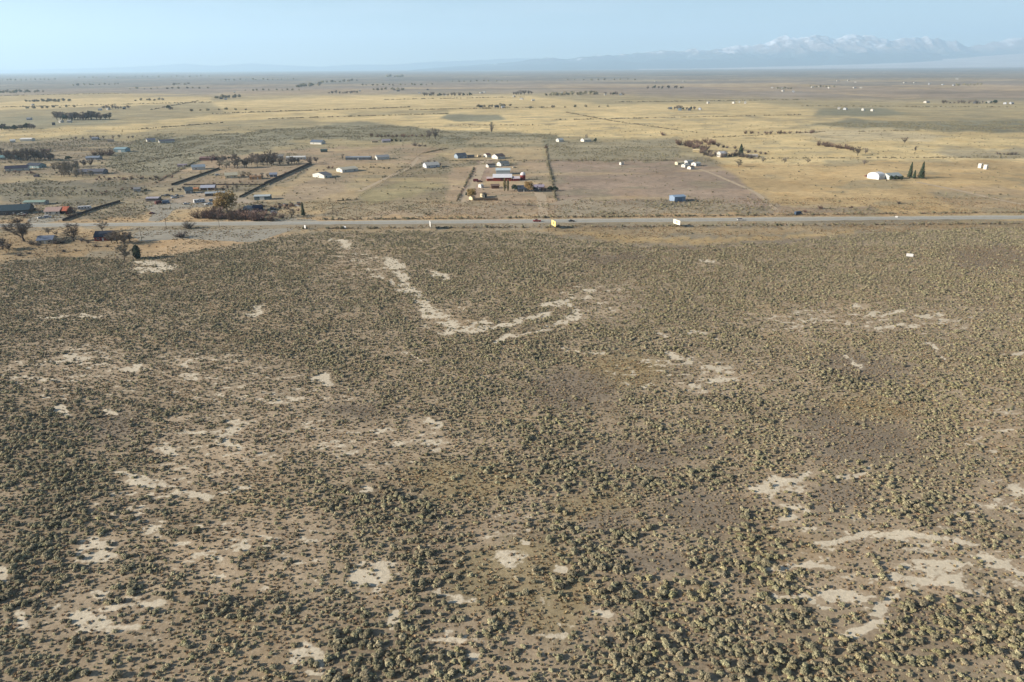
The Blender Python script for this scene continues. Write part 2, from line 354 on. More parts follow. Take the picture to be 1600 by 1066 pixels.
def grid_verts():
    ang = np.concatenate([np.linspace(89, 50, 10), np.arange(49, 12, -0.16), np.arange(12, 4, -0.055), np.arange(4, 0.9, -0.035), np.geomspace(0.9, 0.092, 90)])
    ys = CAM_H/np.tan(np.radians(ang)); ys = np.concatenate([[-600, -250, -80], ys])
    s = np.linspace(-1, 1, 641); s = np.sign(s)*np.abs(s)**1.0
    half = np.where(ys > 0, 60+ys*1.02, 60)
    half = np.where(ys < 0, 700, np.maximum(half, 700*np.exp(-np.maximum(ys, 0)/40)))
    X = half[:, None]*s[None, :]; Y = np.repeat(ys[:, None], s.size, 1)
    return X, Y
X, Y = grid_verts(); nr, nc = X.shape
PX, PY = chart(X, Y)
LC = land_colour(PX, PY, X, Y); SM = south_mask(PX, PY, X, Y)
bare, light, dark, khaki, big, yel = fore(PX, PY, X, Y)
soil = np.array((167,151,123), float)*(0.92+0.16*fbm(X/14, Y/14, 81))[..., None]
soil = soil*(1-0.40*light[..., None]) + np.array((188,170,141))*0.40*light[..., None]
soil = soil*(1-0.75*khaki[..., None]) + np.array((158,144,108))*0.75*khaki[..., None]
soil = soil*(1-0.75*dark[..., None]) + np.array((134,124,106))*0.75*dark[..., None]
soil = soil*(1-0.45*big[..., None]) + np.array((138,124,101))*0.45*big[..., None]
COL = LC*(1-SM[..., None]) + soil*SM[..., None]
bare = bare*SM
COLL = np.where(COL/255 <= 0.04045, COL/255/12.92, ((np.clip(COL, 0, 255)/255+0.055)/1.055)**2.4)
ALB = 0.77
def sheet(name, X, Y, Z):
    nr, nc = X.shape
    v = np.stack([X, Y, Z], -1).reshape(-1, 3)
    i = np.arange(nr*nc).reshape(nr, nc)
    q = np.stack([i[:-1, :-1], i[:-1, 1:], i[1:, 1:], i[1:, :-1]], -1).reshape(-1, 4)
    me = bpy.data.meshes.new(name)
    me.vertices.add(len(v)); me.vertices.foreach_set('co', v.ravel().astype(np.float32))
    me.loops.add(q.size); me.loops.foreach_set('vertex_index', q.ravel().astype(np.int32))
    me.polygons.add(len(q)); me.polygons.foreach_set('loop_start', np.arange(0, q.size, 4, dtype=np.int32))
    me.update(calc_edges=True); me.validate()
    return me
gme = sheet('ground', X, Y, np.zeros_like(X))
ca = gme.attributes.new('soil', 'FLOAT_COLOR', 'POINT')
ca.data.foreach_set('color', np.concatenate([COLL*ALB*np.array((1.00, 0.985, 1.04)), np.ones((nr, nc, 1))], -1).astype(np.float32).ravel())
for nm, arr in (('bare', bare), ('steppe', SM), ('dark', dark)):
    a_ = gme.attributes.new(nm, 'FLOAT', 'POINT'); a_.data.foreach_set('value', arr.astype(np.float32).ravel())
def ground_material():
    m = bpy.data.materials.new('valley_soil'); m.use_nodes = True; nt = m.node_tree; L = nt.links.new
    b = nt.nodes['Principled BSDF']; b.inputs['Roughness'].default_value = 0.95; b.inputs['Specular IOR Level'].default_value = 0.05
    def attr(n): a = nt.nodes.new('ShaderNodeAttribute'); a.attribute_name = n; return a
    t = nt.nodes.new('ShaderNodeTexCoord')
    def noise(s, d=5, r=0.6):
        n = nt.nodes.new('ShaderNodeTexNoise'); n.inputs['Scale'].default_value = s; n.inputs['Detail'].default_value = d; n.inputs['Roughness'].default_value = r
        L(t.outputs['Object'], n.inputs['Vector']); return n
    def mrange(src, a0, a1, b0, b1):
        r = nt.nodes.new('ShaderNodeMapRange'); r.inputs['From Min'].default_value = a0; r.inputs['From Max'].default_value = a1
        r.inputs['To Min'].default_value = b0; r.inputs['To Max'].default_value = b1; L(src, r.inputs['Value']); return r
    def math_(op, a, b_):
        k = nt.nodes.new('ShaderNodeMath'); k.operation = op
        for i, s in enumerate((a, b_)):
            if isinstance(s, (int, float)): k.inputs[i].default_value = s
            else: L(s, k.inputs[i])
        return k.outputs[0]
    fine = noise(1.1, 6, 0.68); mid = noise(0.16, 5, 0.6); big_ = noise(0.02, 4, 0.6)
    s = attr('soil'); ba = attr('bare'); stp = attr('steppe')
    v1 = mrange(fine.outputs['Fac'], 0.28, 0.72, 0.70, 1.30); v2 = mrange(mid.outputs['Fac'], 0.3, 0.7, 0.86, 1.14); v3 = mrange(big_.outputs['Fac'], 0.3, 0.7, 0.90, 1.10)
    val = math_('MULTIPLY', math_('MULTIPLY', v1.outputs[0], v2.outputs[0]), v3.outputs[0])
    hv = nt.nodes.new('ShaderNodeHueSaturation'); L(s.outputs['Color'], hv.inputs['Color']); L(val, hv.inputs['Value'])
    def tint(src_col, fac, mul):
        k = nt.nodes.new('ShaderNodeMix'); k.data_type = 'RGBA'; k.blend_type = 'MULTIPLY'; L(fac, k.inputs[0]); L(src_col, k.inputs[6]); k.inputs[7].default_value = (*mul, 1); return k.outputs[2]
    nA = noise(0.055, 6, 0.65); nB = noise(0.023, 6, 0.65); nC = noise(0.30, 4, 0.6)
    gcol = tint(hv.outputs[0], mrange(nA.outputs['Fac'], 0.50, 0.66, 0, 0.85).outputs[0], (0.80, 0.83, 0.84))
    gcol = tint(gcol, mrange(nB.outputs['Fac'], 0.52, 0.64, 0, 0.55).outputs[0], (1.0, 0.92, 0.80))
    gcol = tint(gcol, mrange(nC.outputs['Fac'], 0.55, 0.70, 0, 0.8).outputs[0], (0.74, 0.74, 0.72))
    # bare alkaline sand, ragged edge
    nS = noise(0.42, 4, 0.6)
    e = math_('ADD', ba.outputs['Fac'], math_('MULTIPLY', math_('SUBTRACT', nS.outputs['Fac'], 0.5), 1.6))
    e = math_('ADD', e, math_('MULTIPLY', math_('SUBTRACT', fine.outputs['Fac'], 0.5), 0.7))
    em = mrange(e, 0.44, 0.70, 0.0, 1.0)
    sand = nt.nodes.new('ShaderNodeHueSaturation'); sand.inputs['Color'].default_value = (*[c*ALB*1.0 for c in lin((216,203,178))], 1)
    v4 = mrange(mid.outputs['Fac'], 0.3, 0.7, 0.84, 1.1); v5 = mrange(fine.outputs['Fac'], 0.3, 0.7, 0.82, 1.14); L(math_('MULTIPLY', v4.outputs[0], v5.outputs[0]), sand.inputs['Value'])
    mx = nt.nodes.new('ShaderNodeMix'); mx.data_type = 'RGBA'; L(em.outputs[0], mx.inputs[0]); L(gcol, mx.inputs[6]); L(sand.outputs[0], mx.inputs[7])
    L(mx.outputs[2], b.inputs['Base Color'])
    bp = nt.nodes.new('ShaderNodeBump'); bp.inputs['Distance'].default_value = 0.18
    bs = math_('MULTIPLY', stp.outputs['Fac'], 0.5); bs = math_('ADD', bs, 0.1); L(bs, bp.inputs['Strength'])
    L(fine.outputs['Fac'], bp.inputs['Height']); L(bp.outputs[0], b.inputs['Normal'])
    return m
ground = link('ground', gme, ground_material()); struct(ground)

# ------------------------------------------------------------------ highway and gravel
_rp = np.array([G(*p) for p in ((0,351.3),(350,350.2),(590,349.0),(820,347.2),(1035,345.8),(1255,343.2),(1465,340.3),(1600,338.6))])
_rc = np.polyfit(_rp[:, 0], _rp[:, 1], 1)
def road_y(x): return np.polyval(_rc, x)
def noisy(name, c, k=ALB, scale=0.6, var=0.15, rough=0.9):
    return mat(name, tuple(v*k for v in lin(c)), rough=rough, var=var, scale=scale, spec=0.15)
ASPHALT = noisy('worn_asphalt', (166,165,157), scale=0.25, var=0.10)
GRAVEL = noisy('road_gravel', (180,172,154), scale=0.4, var=0.14)
LOT = noisy('grey_lot_gravel', (157,151,136), scale=0.12, var=0.14)
DIRT = noisy('dirt_track', (182,164,138), scale=0.2, var=0.14)
WHITE_LINE = noisy('white_road_paint', (215,213,205)); YELLOW_LINE = noisy('yellow_road_paint', (200,165,70))
def strip(name, o0, o1, z, m, x0=-3200, x1=3200, n=120, edge=0.0):
    xs = np.linspace(x0, x1, n)
    e = edge*(vnoise(xs/9, xs*0, 5)-0.5)
    Xs = np.stack([xs, xs], 0); Ys = np.stack([road_y(xs)+o0-e, road_y(xs)+o1+e], 0)
    return link(name, sheet(name, Xs, Ys, np.full_like(Xs, z)), m)
hw = struct(strip('highway', -4.3, 4.3, 0.16, ASPHALT)); 
sh = struct(strip('road_shoulder', -5.8, 8.0, 0.08, GRAVEL, n=700, edge=2.5))
for nm, a0, a1, m in (('edge_line', -4.05, -3.9, WHITE_LINE), ('edge_line', 3.9, 4.05, WHITE_LINE), ('centre_line', -0.22, -0.10, YELLOW_LINE), ('centre_line', 0.10, 0.22, YELLOW_LINE)):
    struct(strip(nm, a0, a1, 0.168, m))
def patch(name, pts, z, m, smooth=3):
    P = [G(*p) for p in pts]
    for _ in range(smooth):                       # Chaikin rounding
        Q = []
        for i in range(len(P)):
            a, b = P[i], P[(i+1) % len(P)]
            Q += [(a[0]*.75+b[0]*.25, a[1]*.75+b[1]*.25), (a[0]*.25+b[0]*.75, a[1]*.25+b[1]*.75)]
        P = Q
    me = bpy.data.meshes.new(name)
    me.from_pydata([(p[0]+random.uniform(-.5,.5), p[1]+random.uniform(-.8,.8), z) for p in P], [], [list(range(len(P)))])
    return struct(link(name, me, m))
def track(name, pts, wd, z, m):
    P = np.array([G(*p) for p in pts]); t = np.linspace(0, len(P)-1, 14*len(P))
    xs = np.interp(t, range(len(P)), P[:, 0]); ys = np.interp(t, range(len(P)), P[:, 1])
    k = np.ones(7)/7
    xs = np.convolve(np.pad(xs, 3, 'edge'), k, 'valid'); ys = np.convolve(np.pad(ys, 3, 'edge'), k, 'valid')
    dx = np.gradient(xs); dy = np.gradient(ys); l = np.hypot(dx, dy)+1e-6
    hw_ = wd/2*(0.8+0.4*vnoise(t*3, t*0, 4))
    Xs = np.stack([xs-dy/l*hw_*-1, xs-dy/l*hw_], 0); Ys = np.stack([ys+dx/l*hw_*-1, ys+dx/l*hw_], 0)
    return struct(link(name, sheet(name, Xs, Ys, np.full_like(Xs, z)), m))
patch('gravel_lot', [(206,361),(270,358.5),(360,359),(436,357.5),(462,356),(452,361),(420,372),(395,379),(350,377),(290,372),(250,376),(212,378)], 0.03, LOT)
patch('gravel_yard', [(222,321),(262,318),(330,316),(352,318),(330,324),(282,324),(268,330),(256,346),(228,347),(240,335),(232,327)], 0.03, LOT)
patch('gravel_yard', [(42,350),(44,342),(62,334),(110,339),(96,344),(70,349)], 0.03, LOT)
patch('gravel_yard', [(425,345),(440,340),(490,343),(500,346),(470,347)], 0.025, LOT)
track('dirt_driveway', [(849,343),(848,325),(846,308),(840,300),(815,299)], 9, 0.03, DIRT)
track('dirt_driveway', [(722,318),(738,290),(750,268),(757,252),(770,249)], 10, 0.035, DIRT)
track('dirt_track', [(560,300),(600,280),(640,262),(655,245)], 5, 0.02, DIRT)
track('dirt_track', [(1600,320),(1560,312),(1500,298),(1430,284)], 5, 0.02, DIRT)
track('dirt_track', [(1085,262),(1110,270),(1180,300),(1215,330)], 4, 0.02, DIRT)
track('dirt_track', [(30,330),(60,336)], 6, 0.02, DIRT)

# ------------------------------------------------------------------ mountains
def ridged(x, y, seed, n=5):
    s = 0; a = 0.5
    for k in range(n):
        s = s + a*(1-np.abs(2*vnoise(x, y, seed+k*7)-1)); x = x*2.1+3.3; y = y*2.1+1.7; a *= 0.5
    return s
def range_mesh(name, prof, dist, depth, hor, nx, ny, seed, spur):
    xs_px = np.linspace(prof[0][0], prof[-1][0], nx)
    hp = np.interp(xs_px, [p[0] for p in prof], [p[1] for p in prof])
    t = np.linspace(0, 1, ny)[:, None]
    D = dist + depth*t
    Xw = (xs_px[None, :]-800)/FPX*D*0.932; Yw = np.repeat(D, nx, 1)
    crest = hp[None, :]/FPX*(dist+depth*0.62)*0.90
    shape = np.where(t < 0.62, (t/0.62)**1.25, 1-((t-0.62)/0.38)**1.4)
    r = 0.6*ridged(Xw/4200, Yw/6500, seed) + 0.4*ridged(Xw/1500, Yw/2600, seed+5)
    carve = np.clip(1-1.15*r, 0, 1)*spur*4*shape*(1-0.86*shape)
    jag = (ridged(Xw/1500, Yw/1500, seed+3)-0.62)*0.16*shape**2 + (ridged(Xw/520, Yw/520, seed+4)-0.6)*0.10*shape
    z = crest*np.clip(shape*(1-carve)+jag, 0, 2)
    z = z - 40*(1-sstep(0, 0.06, t)) - 60*sstep(0.93, 1.0, t)
    me = sheet(name, Xw, Yw, z)
    at = me.attributes.new('tops', 'FLOAT', 'POINT'); at.data.foreach_set('value', (z/(crest+150)).astype(np.float32).ravel())
    return me
def mountain_material(name, forest, rock, snowline, snow, ap, aptop):
    m = bpy.data.materials.new(name); m.use_nodes = True; nt = m.node_tree; L = nt.links.new
    b = nt.nodes['Principled BSDF']; b.inputs['Roughness'].default_value = 0.95; b.inputs['Specular IOR Level'].default_value = 0.05
    g = nt.nodes.new('ShaderNodeNewGeometry'); sx = nt.nodes.new('ShaderNodeSeparateXYZ'); L(g.outputs['Position'], sx.inputs[0])
    n = nt.nodes.new('ShaderNodeTexNoise'); n.inputs['Scale'].default_value = 0.0016; n.inputs['Detail'].default_value = 9; n.inputs['Roughness'].default_value = 0.62; L(g.outputs['Position'], n.inputs['Vector'])
    def mr(src, a0, a1, b0=0.0, b1=1.0):
        r = nt.nodes.new('ShaderNodeMapRange'); r.inputs['From Min'].default_value = a0; r.inputs['From Max'].default_value = a1
        r.inputs['To Min'].default_value = b0; r.inputs['To Max'].default_value = b1; L(src, r.inputs['Value']); return r.outputs[0]
    def mix(f, a, c):
        k = nt.nodes.new('ShaderNodeMix'); k.data_type = 'RGBA'; L(f, k.inputs[0])
        for i, s in ((6, a), (7, c)):
            if isinstance(s, tuple): k.inputs[i].default_value = (*s, 1)
            else: L(s, k.inputs[i])
        return k.outputs[2]
    ad = nt.nodes.new('ShaderNodeMath'); ad.operation = 'MULTIPLY_ADD'; L(n.outputs['Fac'], ad.inputs[0]); ad.inputs[1].default_value = 900; L(sx.outputs['Z'], ad.inputs[2])
    c = mix(mr(ad.outputs[0], snowline-350, snowline-100), forest, rock)
    ta = nt.nodes.new('ShaderNodeAttribute'); ta.attribute_name = 'tops'
    tm = nt.nodes.new('ShaderNodeMath'); tm.operation = 'MULTIPLY_ADD'; L(n.outputs['Fac'], tm.inputs[0]); tm.inputs[1].default_value = 1.5; L(ta.outputs['Fac'], tm.inputs[2])
    if snowline < 4000: c = mix(mr(tm.outputs[0], 1.42, 1.66, 0, 0.9), c, snow)
    if ap: c = mix(mr(ad.outputs[0], aptop-100+450, aptop+80+450, 1, 0), c, ap)
    L(c, b.inputs['Base Color'])
    return m
PROF = [(640,0),(700,5),(760,10),(800,14),(850,20),(880,19),(930,26),(960,28),(1000,30),(1040,34),(1060,31),(1085,33),(1120,35),(1150,36),(1180,39),(1200,41),(1215,47),(1225,48),
        (1245,45),(1270,51),(1285,50),(1300,45),(1325,48),(1345,50),(1355,50),(1370,46),(1400,47),(1425,54),(1440,51),(1470,51),(1500,45),(1535,39),(1560,47),(1580,51),(1600,51),
        (1650,54),(1700,48),(1780,52),(1850,44),(1950,48),(2100,40),(2300,20),(2400,0)]
APRON = [(640,0),(1100,1),(1200,4),(1400,9),(1500,13),(1600,20),(1700,24),(1900,24),(2400,10)]
mt = link('mountain_range', range_mesh('mountain_range', PROF, 31000, 14000, 104, 1300, 130, 40, 0.95),
          mountain_material('mountain_rock', (0.075,0.085,0.08), (0.24,0.19,0.17), 1440, (0.70,0.70,0.74), None, 330))
struct(mt)
def fan_mesh():
    xs = np.linspace(1000, 2500, 260); t = np.linspace(0, 1, 30)[:, None]; D = 25500+9000*t
    hp = np.interp(xs, [p[0] for p in APRON], [p[1] for p in APRON])[None, :]
    Xw = (xs[None, :]-800)/FPX*D*0.932; Yw = np.repeat(D, len(xs), 1)
    return sheet('alluvial_fan', Xw, Yw, hp/FPX*34500*0.88*(t**1.6)*(0.96+0.08*fbm(Xw/3000, Yw/3000, 7)) - 6*(1-sstep(0, 0.05, t)))
struct(link('alluvial_fan', fan_mesh(), mat('fan_gravel', (0.40,0.34,0.29), scale=0.0008, var=0.2)))
PROF2 = [(-900,0),(-700,8),(-500,5),(-250,9),(-60,6),(40,4),(160,6),(230,9),(290,12),(340,8),(400,12),(440,9),(500,6),(560,9),(610,8),(660,12),(740,14),(820,17),(900,14),(1000,6),(1060,0)]
mt2 = link('far_hills', range_mesh('far_hills', PROF2, 49000, 8000, 104, 400, 40, 90, 0.3), mountain_material('far_hill_rock', (0.09,0.10,0.09), (0.2,0.17,0.15), 6000, (0.8,0.8,0.8), None, 0))
struct(mt2)

# ------------------------------------------------------------------ haze: one closed box of even pale air
hb = link('haze', boxmesh('haze', -62000, 62000, -1500, 60000, -62, 2600), None); hb['kind'] = 'stuff'
hm = bpy.data.materials.new('pale_air'); hm.use_nodes = True; hm.node_tree.nodes.clear()
pv = hm.node_tree.nodes.new('ShaderNodeVolumePrincipled'); ho = hm.node_tree.nodes.new('ShaderNodeOutputMaterial')
pv.inputs['Color'].default_value = (0.56, 0.79, 1.0, 1); pv.inputs['Density'].default_value = HAZE_DENSITY
pv.inputs['Density Attribute'].default_value = ''; pv.inputs['Anisotropy'].default_value = 0.2
hm.node_tree.links.new(pv.outputs[0], ho.inputs['Volume']); hb.data.materials.append(hm)
hb['label'] = 'pale blue haze filling the air of the valley'

# ------------------------------------------------------------------ shrubs
def quad_cloud(cent, nrm, size, asp=1.0, jit=0.9, rg=rng):
    """leaf faces: one quad per centre, roughly facing nrm"""
    n = len(cent)
    d = nrm + jit*rg.normal(size=(n, 3)); d /= np.linalg.norm(d, axis=1)[:, None]
    a = np.cross(d, rg.normal(size=(n, 3))); a /= np.linalg.norm(a, axis=1)[:, None]
    b = np.cross(d, a)
    s = size*(0.5+0.9*rg.random((n, 1))); asp = asp*(0.5+1.5*rg.random((n, 1))**2.5)
    v = np.stack([cent-a*s-b*s*asp, cent+a*s-b*s*asp, cent+a*s*0.8+b*s*asp, cent-a*s*0.8+b*s*asp], 1).reshape(-1, 3)
    return v
def quads_mesh(name, v, extra=None):
    f = np.arange(len(v)).reshape(-1, 4)
    me = bpy.data.meshes.new(name)
    me.from_pydata(v.tolist(), [], f.tolist()); me.update(); return me
def bush_mesh(name, seed, lumps, nleaf, leaf, flat=0.62, up=0.35):
    """rounded desert shrub about 1 m across: lumpy clump of stems ends covered with leaf faces, base at z=0"""
    rg = np.random.default_rng(seed)
    cs = []
    for i in range(lumps):
        a = rg.random()*6.283; r = 0.32*math.sqrt(rg.random())
        cs.append((r*math.cos(a), r*math.sin(a), 0.16+0.22*rg.random()*(1-r), 0.15+0.13*rg.random()))
    cs[0] = (0, 0, 0.2, 0.27)
    cs = np.array(cs)
    k = rg.integers(0, lumps, nleaf)
    d = rg.normal(size=(nleaf, 3)); d /= np.linalg.norm(d, axis=1)[:, None]; d[:, 2] = np.where(d[:, 2] < -0.35, -d[:, 2], d[:, 2])
    rad = cs[k, 3:4]*(0.78+0.34*rg.random((nleaf, 1)))
    c = cs[k, :3] + d*rad; c[:, 2] = np.maximum(c[:, 2]*flat/0.5, 0.02)
    n = d + np.array([0, 0, up])
    return quads_mesh(name, quad_cloud(c, n, leaf, 1.2, 0.30, rg))
def tuft_mesh(name, seed, nblade):
    """low dry tuft: upright blades fanning out"""
    rg = np.random.default_rng(seed); vs = []
    for i in range(nblade):
        a = rg.random()*6.283; r = 0.3*math.sqrt(rg.random()); x, y = r*math.cos(a), r*math.sin(a)
        h = 0.25+0.3*rg.random(); ln = 0.25*(r/0.3+0.2); wd = 0.05+0.04*rg.random()
        ca, sa = math.cos(a+1.57), math.sin(a+1.57); tx, ty = x+ln*math.cos(a), y+ln*math.sin(a)
        vs += [(x-ca*wd, y-sa*wd, 0), (x+ca*wd, y+sa*wd, 0), (tx+ca*wd*.5, ty+sa*wd*.5, h), (tx-ca*wd*.5, ty-sa*wd*.5, h)]
    return quads_mesh(name, np.array(vs))
KINDS = []     # (mesh, material)
for i in range(4): KINDS.append((bush_mesh('sagebrush', 100+i, 9+i, 300, 0.062), SAGE))
for i in range(3): KINDS.append((bush_mesh('greasewood', 210+i, 13, 460, 0.064, 0.72), SAGE_D))
for i in range(2): KINDS.append((bush_mesh('rabbitbrush', 300+i, 8, 260, 0.060, 0.62), SAGE_Y))
for i in range(2): KINDS.append((tuft_mesh('dry_tuft', 400+i, 34), TUFT))
for i in range(2): KINDS.append((bush_mesh('low_tuft', 500+i, 5, 90, 0.085, 0.45), TUFT_D))
shrub_col = bpy.data.collections.new('shrub_kinds')
for i, (me, m) in enumerate(KINDS):
    me.materials.append(m); o = bpy.data.objects.new('shrub_kind_%02d' % i, me); shrub_col.objects.link(o)
def scatter_tree():
    ng = bpy.data.node_groups.new('shrub_scatter', 'GeometryNodeTree')
    ng.interface.new_socket('Geometry', in_out='INPUT', socket_type='NodeSocketGeometry')
    ng.interface.new_socket('Geometry', in_out='OUTPUT', socket_type='NodeSocketGeometry')
    N = ng.nodes.new; gi = N('NodeGroupInput'); go = N('NodeGroupOutput'); ip = N('GeometryNodeInstanceOnPoints'); ci = N('GeometryNodeCollectionInfo')
    ci.inputs['Collection'].default_value = shrub_col; ci.inputs['Separate Children'].default_value = True; ci.inputs['Reset Children'].default_value = True
    def at(n, ty): a = N('GeometryNodeInputNamedAttribute'); a.data_type = ty; a.inputs['Name'].default_value = n; return a.outputs['Attribute']
    L = ng.links.new; L(gi.outputs[0], ip.inputs['Points']); L(ci.outputs[0], ip.inputs['Instance']); ip.inputs['Pick Instance'].default_value = True
    L(at('kind_index', 'INT'), ip.inputs['Instance Index']); L(at('turn', 'FLOAT_VECTOR'), ip.inputs['Rotation']); L(at('size', 'FLOAT_VECTOR'), ip.inputs['Scale'])
    L(ip.outputs[0], go.inputs[0]); return ng
SCATTER = scatter_tree()
def scatter(name, label, cat, pts, kind, size, turn):
    me = bpy.data.meshes.new(name); n = len(pts); me.vertices.add(n); me.vertices.foreach_set('co', pts.astype(np.float32).ravel())
    a = me.attributes.new('kind_index', 'INT', 'POINT'); a.data.foreach_set('value', kind.astype(np.int32))
    a = me.attributes.new('turn', 'FLOAT_VECTOR', 'POINT'); a.data.foreach_set('vector', turn.astype(np.float32).ravel())
    a = me.attributes.new('size', 'FLOAT_VECTOR', 'POINT'); a.data.foreach_set('vector', size.astype(np.float32).ravel())
    o = link(name, me, None); md = o.modifiers.new('scatter', 'NODES'); md.node_group = SCATTER
    o['kind'] = 'stuff'; o['label'] = label; o['category'] = cat
    return o
def cells(y0, y1, cell, slope=0.80, pad=105):
    xs = np.arange(-(y1*slope+pad), y1*slope+pad, cell); ys = np.arange(y0, y1, cell)
    gx, gy = np.meshgrid(xs, ys)
    gx = gx + (np.arange(len(ys)) % 2)[:, None]*cell*0.5
    gx = gx.ravel() + (rng.random(gx.size)-0.5)*cell*0.95; gy = gy.ravel() + (rng.random(gy.size)-0.5)*cell*0.95
    k = np.abs(gx) < gy*slope+pad
    return gx[k], gy[k]
def off_road(x, y, d=11.5): return np.abs(y-road_y(x)) > d
def dims(n, s, flat):                 # x, y, z scales
    return np.stack([s*(0.85+0.35*rng.random(n)), s*(0.85+0.35*rng.random(n)), s*flat*(0.8+0.4*rng.random(n))], -1)
def spin(n): return np.stack([np.zeros(n), np.zeros(n), rng.random(n)*6.283], -1)

# shrub steppe south of the highway
x, y = cells(40, 530, 0.98); k = off_road(x, y); x, y = x[k], y[k]
px, py = chart(x, y); sm = south_mask(px, py, x, y)
ba, li, da, kh, bi, ye = fore(px, py, x, y)
cl = fbm(x/9.0, y/9.0, 301); cl2 = fbm(x/3.6, y/3.6, 302)
dens = 0.66*(0.74+0.52*sstep(0.36, 0.62, cl)) * (0.70+0.6*sstep(0.3, 0.7, cl2))
dens = dens*(1-0.42*li)*(1-0.93*np.clip(ba*1.35, 0, 1))*(1-0.86*da)*(1-0.70*kh)
dens = np.maximum(dens, 0.54*bi*(1-np.clip(ba*1.6, 0, 1)))*sm
keep = rng.random(len(x)) < dens
x, y, bi, ye, li, py_ = x[keep], y[keep], bi[keep], ye[keep], li[keep], py[keep]
n = len(x); u = rng.random(n); v = rng.random(n)
big_here = (bi > 0.45) | (fbm(x/14, y/14, 310) > 0.63)
kind = rng.integers(0, 4, n)
kind = np.where(u < 0.24+0.40*bi, 4+rng.integers(0, 3, n), kind)
kind = np.where(v < 0.07+0.30*ye+0.10*(fbm(x/30, y/30, 320) > 0.55), 7+rng.integers(0, 2, n), kind)
s = 0.44 + 0.86*rng.random(n)**2.2
s = np.where(big_here, s*(1.20+0.16*(1-sstep(130, 240, y))), s)*(1-0.12*li)
size = dims(n, s, 0.80); turn = spin(n); pts = np.stack([x, y, np.full(n, -0.02)], -1)
# the 300 that show largest stand as single shrubs
dep = x*_f[0]+y*_f[1]-CAM_H*_f[2]; cpx, cpy = chart(x, y)
show = np.where((cpx > -10) & (cpx < 1610) & (cpy < 1075), size[:, 0]/dep, 0); order = np.argsort(-show); solo = order[:300]
mask = np.ones(n, bool); mask[solo] = False
scatter('shrub_steppe', 'grey-green shrub steppe covering the land in front of the highway', 'shrubs', pts[mask], kind[mask], size[mask], turn[mask])
SOLO_LABEL = {'sagebrush': ('large grey-green sagebrush shrub in the %s of the foreground scrub %s', 'large sagebrush in the foreground'),
              'greasewood': ('large dark bushy greasewood shrub in the %s of the foreground scrub %s', 'large dark greasewood in the foreground'),
              'rabbitbrush': ('large yellowish rabbitbrush shrub in the %s of the foreground scrub %s', 'large yellowish rabbitbrush in the foreground')}
for i in solo:
    me = KINDS[kind[i]][0]; nm = me.name.split('.')[0]
    o = bpy.data.objects.new(nm, me); C.objects.link(o); o.location = pts[i]; o.rotation_euler = turn[i]; o.scale = size[i]
    col_ = int(np.clip(cpx[i]//320, 0, 4)); low = cpy[i] > 930
    o['label'] = SOLO_LABEL[nm][0] % (('front' if low else 'second') + ' rows', ('at far left', 'left of centre', 'at bottom centre', 'right of centre', 'at far right')[col_])
    o['group'] = SOLO_LABEL[nm][1]; o['category'] = 'shrub'
# low tufts between the shrubs
x, y = cells(40, 430, 0.98); px, py = chart(x, y); sm = south_mask(px, py, x, y)
ba, li, da, kh, bi, ye = fore(px, py, x, y)
d2 = (0.36+0.35*(fbm(x/6, y/6, 330) > 0.5)+0.25*da+0.3*kh)*(1-0.80*np.clip(ba*1.5, 0, 1))*sm
keep = (rng.random(len(x)) < d2) & off_road(x, y); x, y, da, kh = x[keep], y[keep], da[keep], kh[keep]; n = len(x)
kd = np.where(rng.random(n) < 0.42-0.25*da+0.3*kh, 9+rng.integers(0, 2, n), 11+rng.integers(0, 2, n))
scatter('low_tufts', 'low dry tufts and seedlings between the larger shrubs', 'tufts', np.stack([x, y, np.full(n, -0.01)], -1), kd, dims(n, 0.42+0.55*rng.random(n)**1.5, 0.72), spin(n))
# dry grass and stray shrubs on the open verges on both sides of the highway
x, y = cells(360, 600, 1.7, 0.80, 60); px, py = chart(x, y); sm = south_mask(px, py, x, y)
keep = (rng.random(len(x)) < (1-sm)*(0.10+0.55*sstep(0.42, 0.62, fbm(x/11, y/11, 371)))) & off_road(x, y, 10)
x, y = x[keep], y[keep]; n = len(x); u = rng.random(n)
kd = np.where(u < 0.62, 9+rng.integers(0, 2, n), np.where(u < 0.90, 11+rng.integers(0, 2, n), rng.integers(0, 4, n)))
scatter('verge_grass', 'dry grass clumps and stray shrubs on the highway verges', 'grass', np.stack([x, y, np.full(n, -0.01)], -1), kd, dims(n, 0.55+0.9*rng.random(n)**1.6, 0.7), spin(n))
# scrub north of the highway, thinning with distance
x, y = cells(515, 1450, 2.7, 0.78, 60); k = off_road(x, y, 14); x, y = x[k], y[k]; px, py = chart(x, y)
lc = land_colour(px, py, x, y); sat = (lc[:, 0]-lc[:, 2])/(lc[:, 0]+1)
scr = (1-sstep(0.21, 0.29, sat))*(1-sstep(150, 176, lc[:, 0]))
scr = np.where((px > 860) & (px < 1160) & (py > 254) & (py < 312), scr*0.03, scr)
keep = rng.random(len(x)) < 0.022+0.62*scr*sstep(0.3, 0.55, fbm(x/25, y/25, 350))
x, y = x[keep], y[keep]; n = len(x)
kd = np.where(rng.random(n) < 0.22, 7+rng.integers(0, 2, n), np.where(rng.random(n) < 0.5, 4+rng.integers(0, 3, n), rng.integers(0, 4, n)))
scatter('distant_scrub', 'low scrub dotting the fields beyond the highway', 'shrubs', np.stack([x, y, np.full(n, -0.02)], -1), kd, dims(n, 0.8+1.2*rng.random(n)**2, 0.8), spin(n))

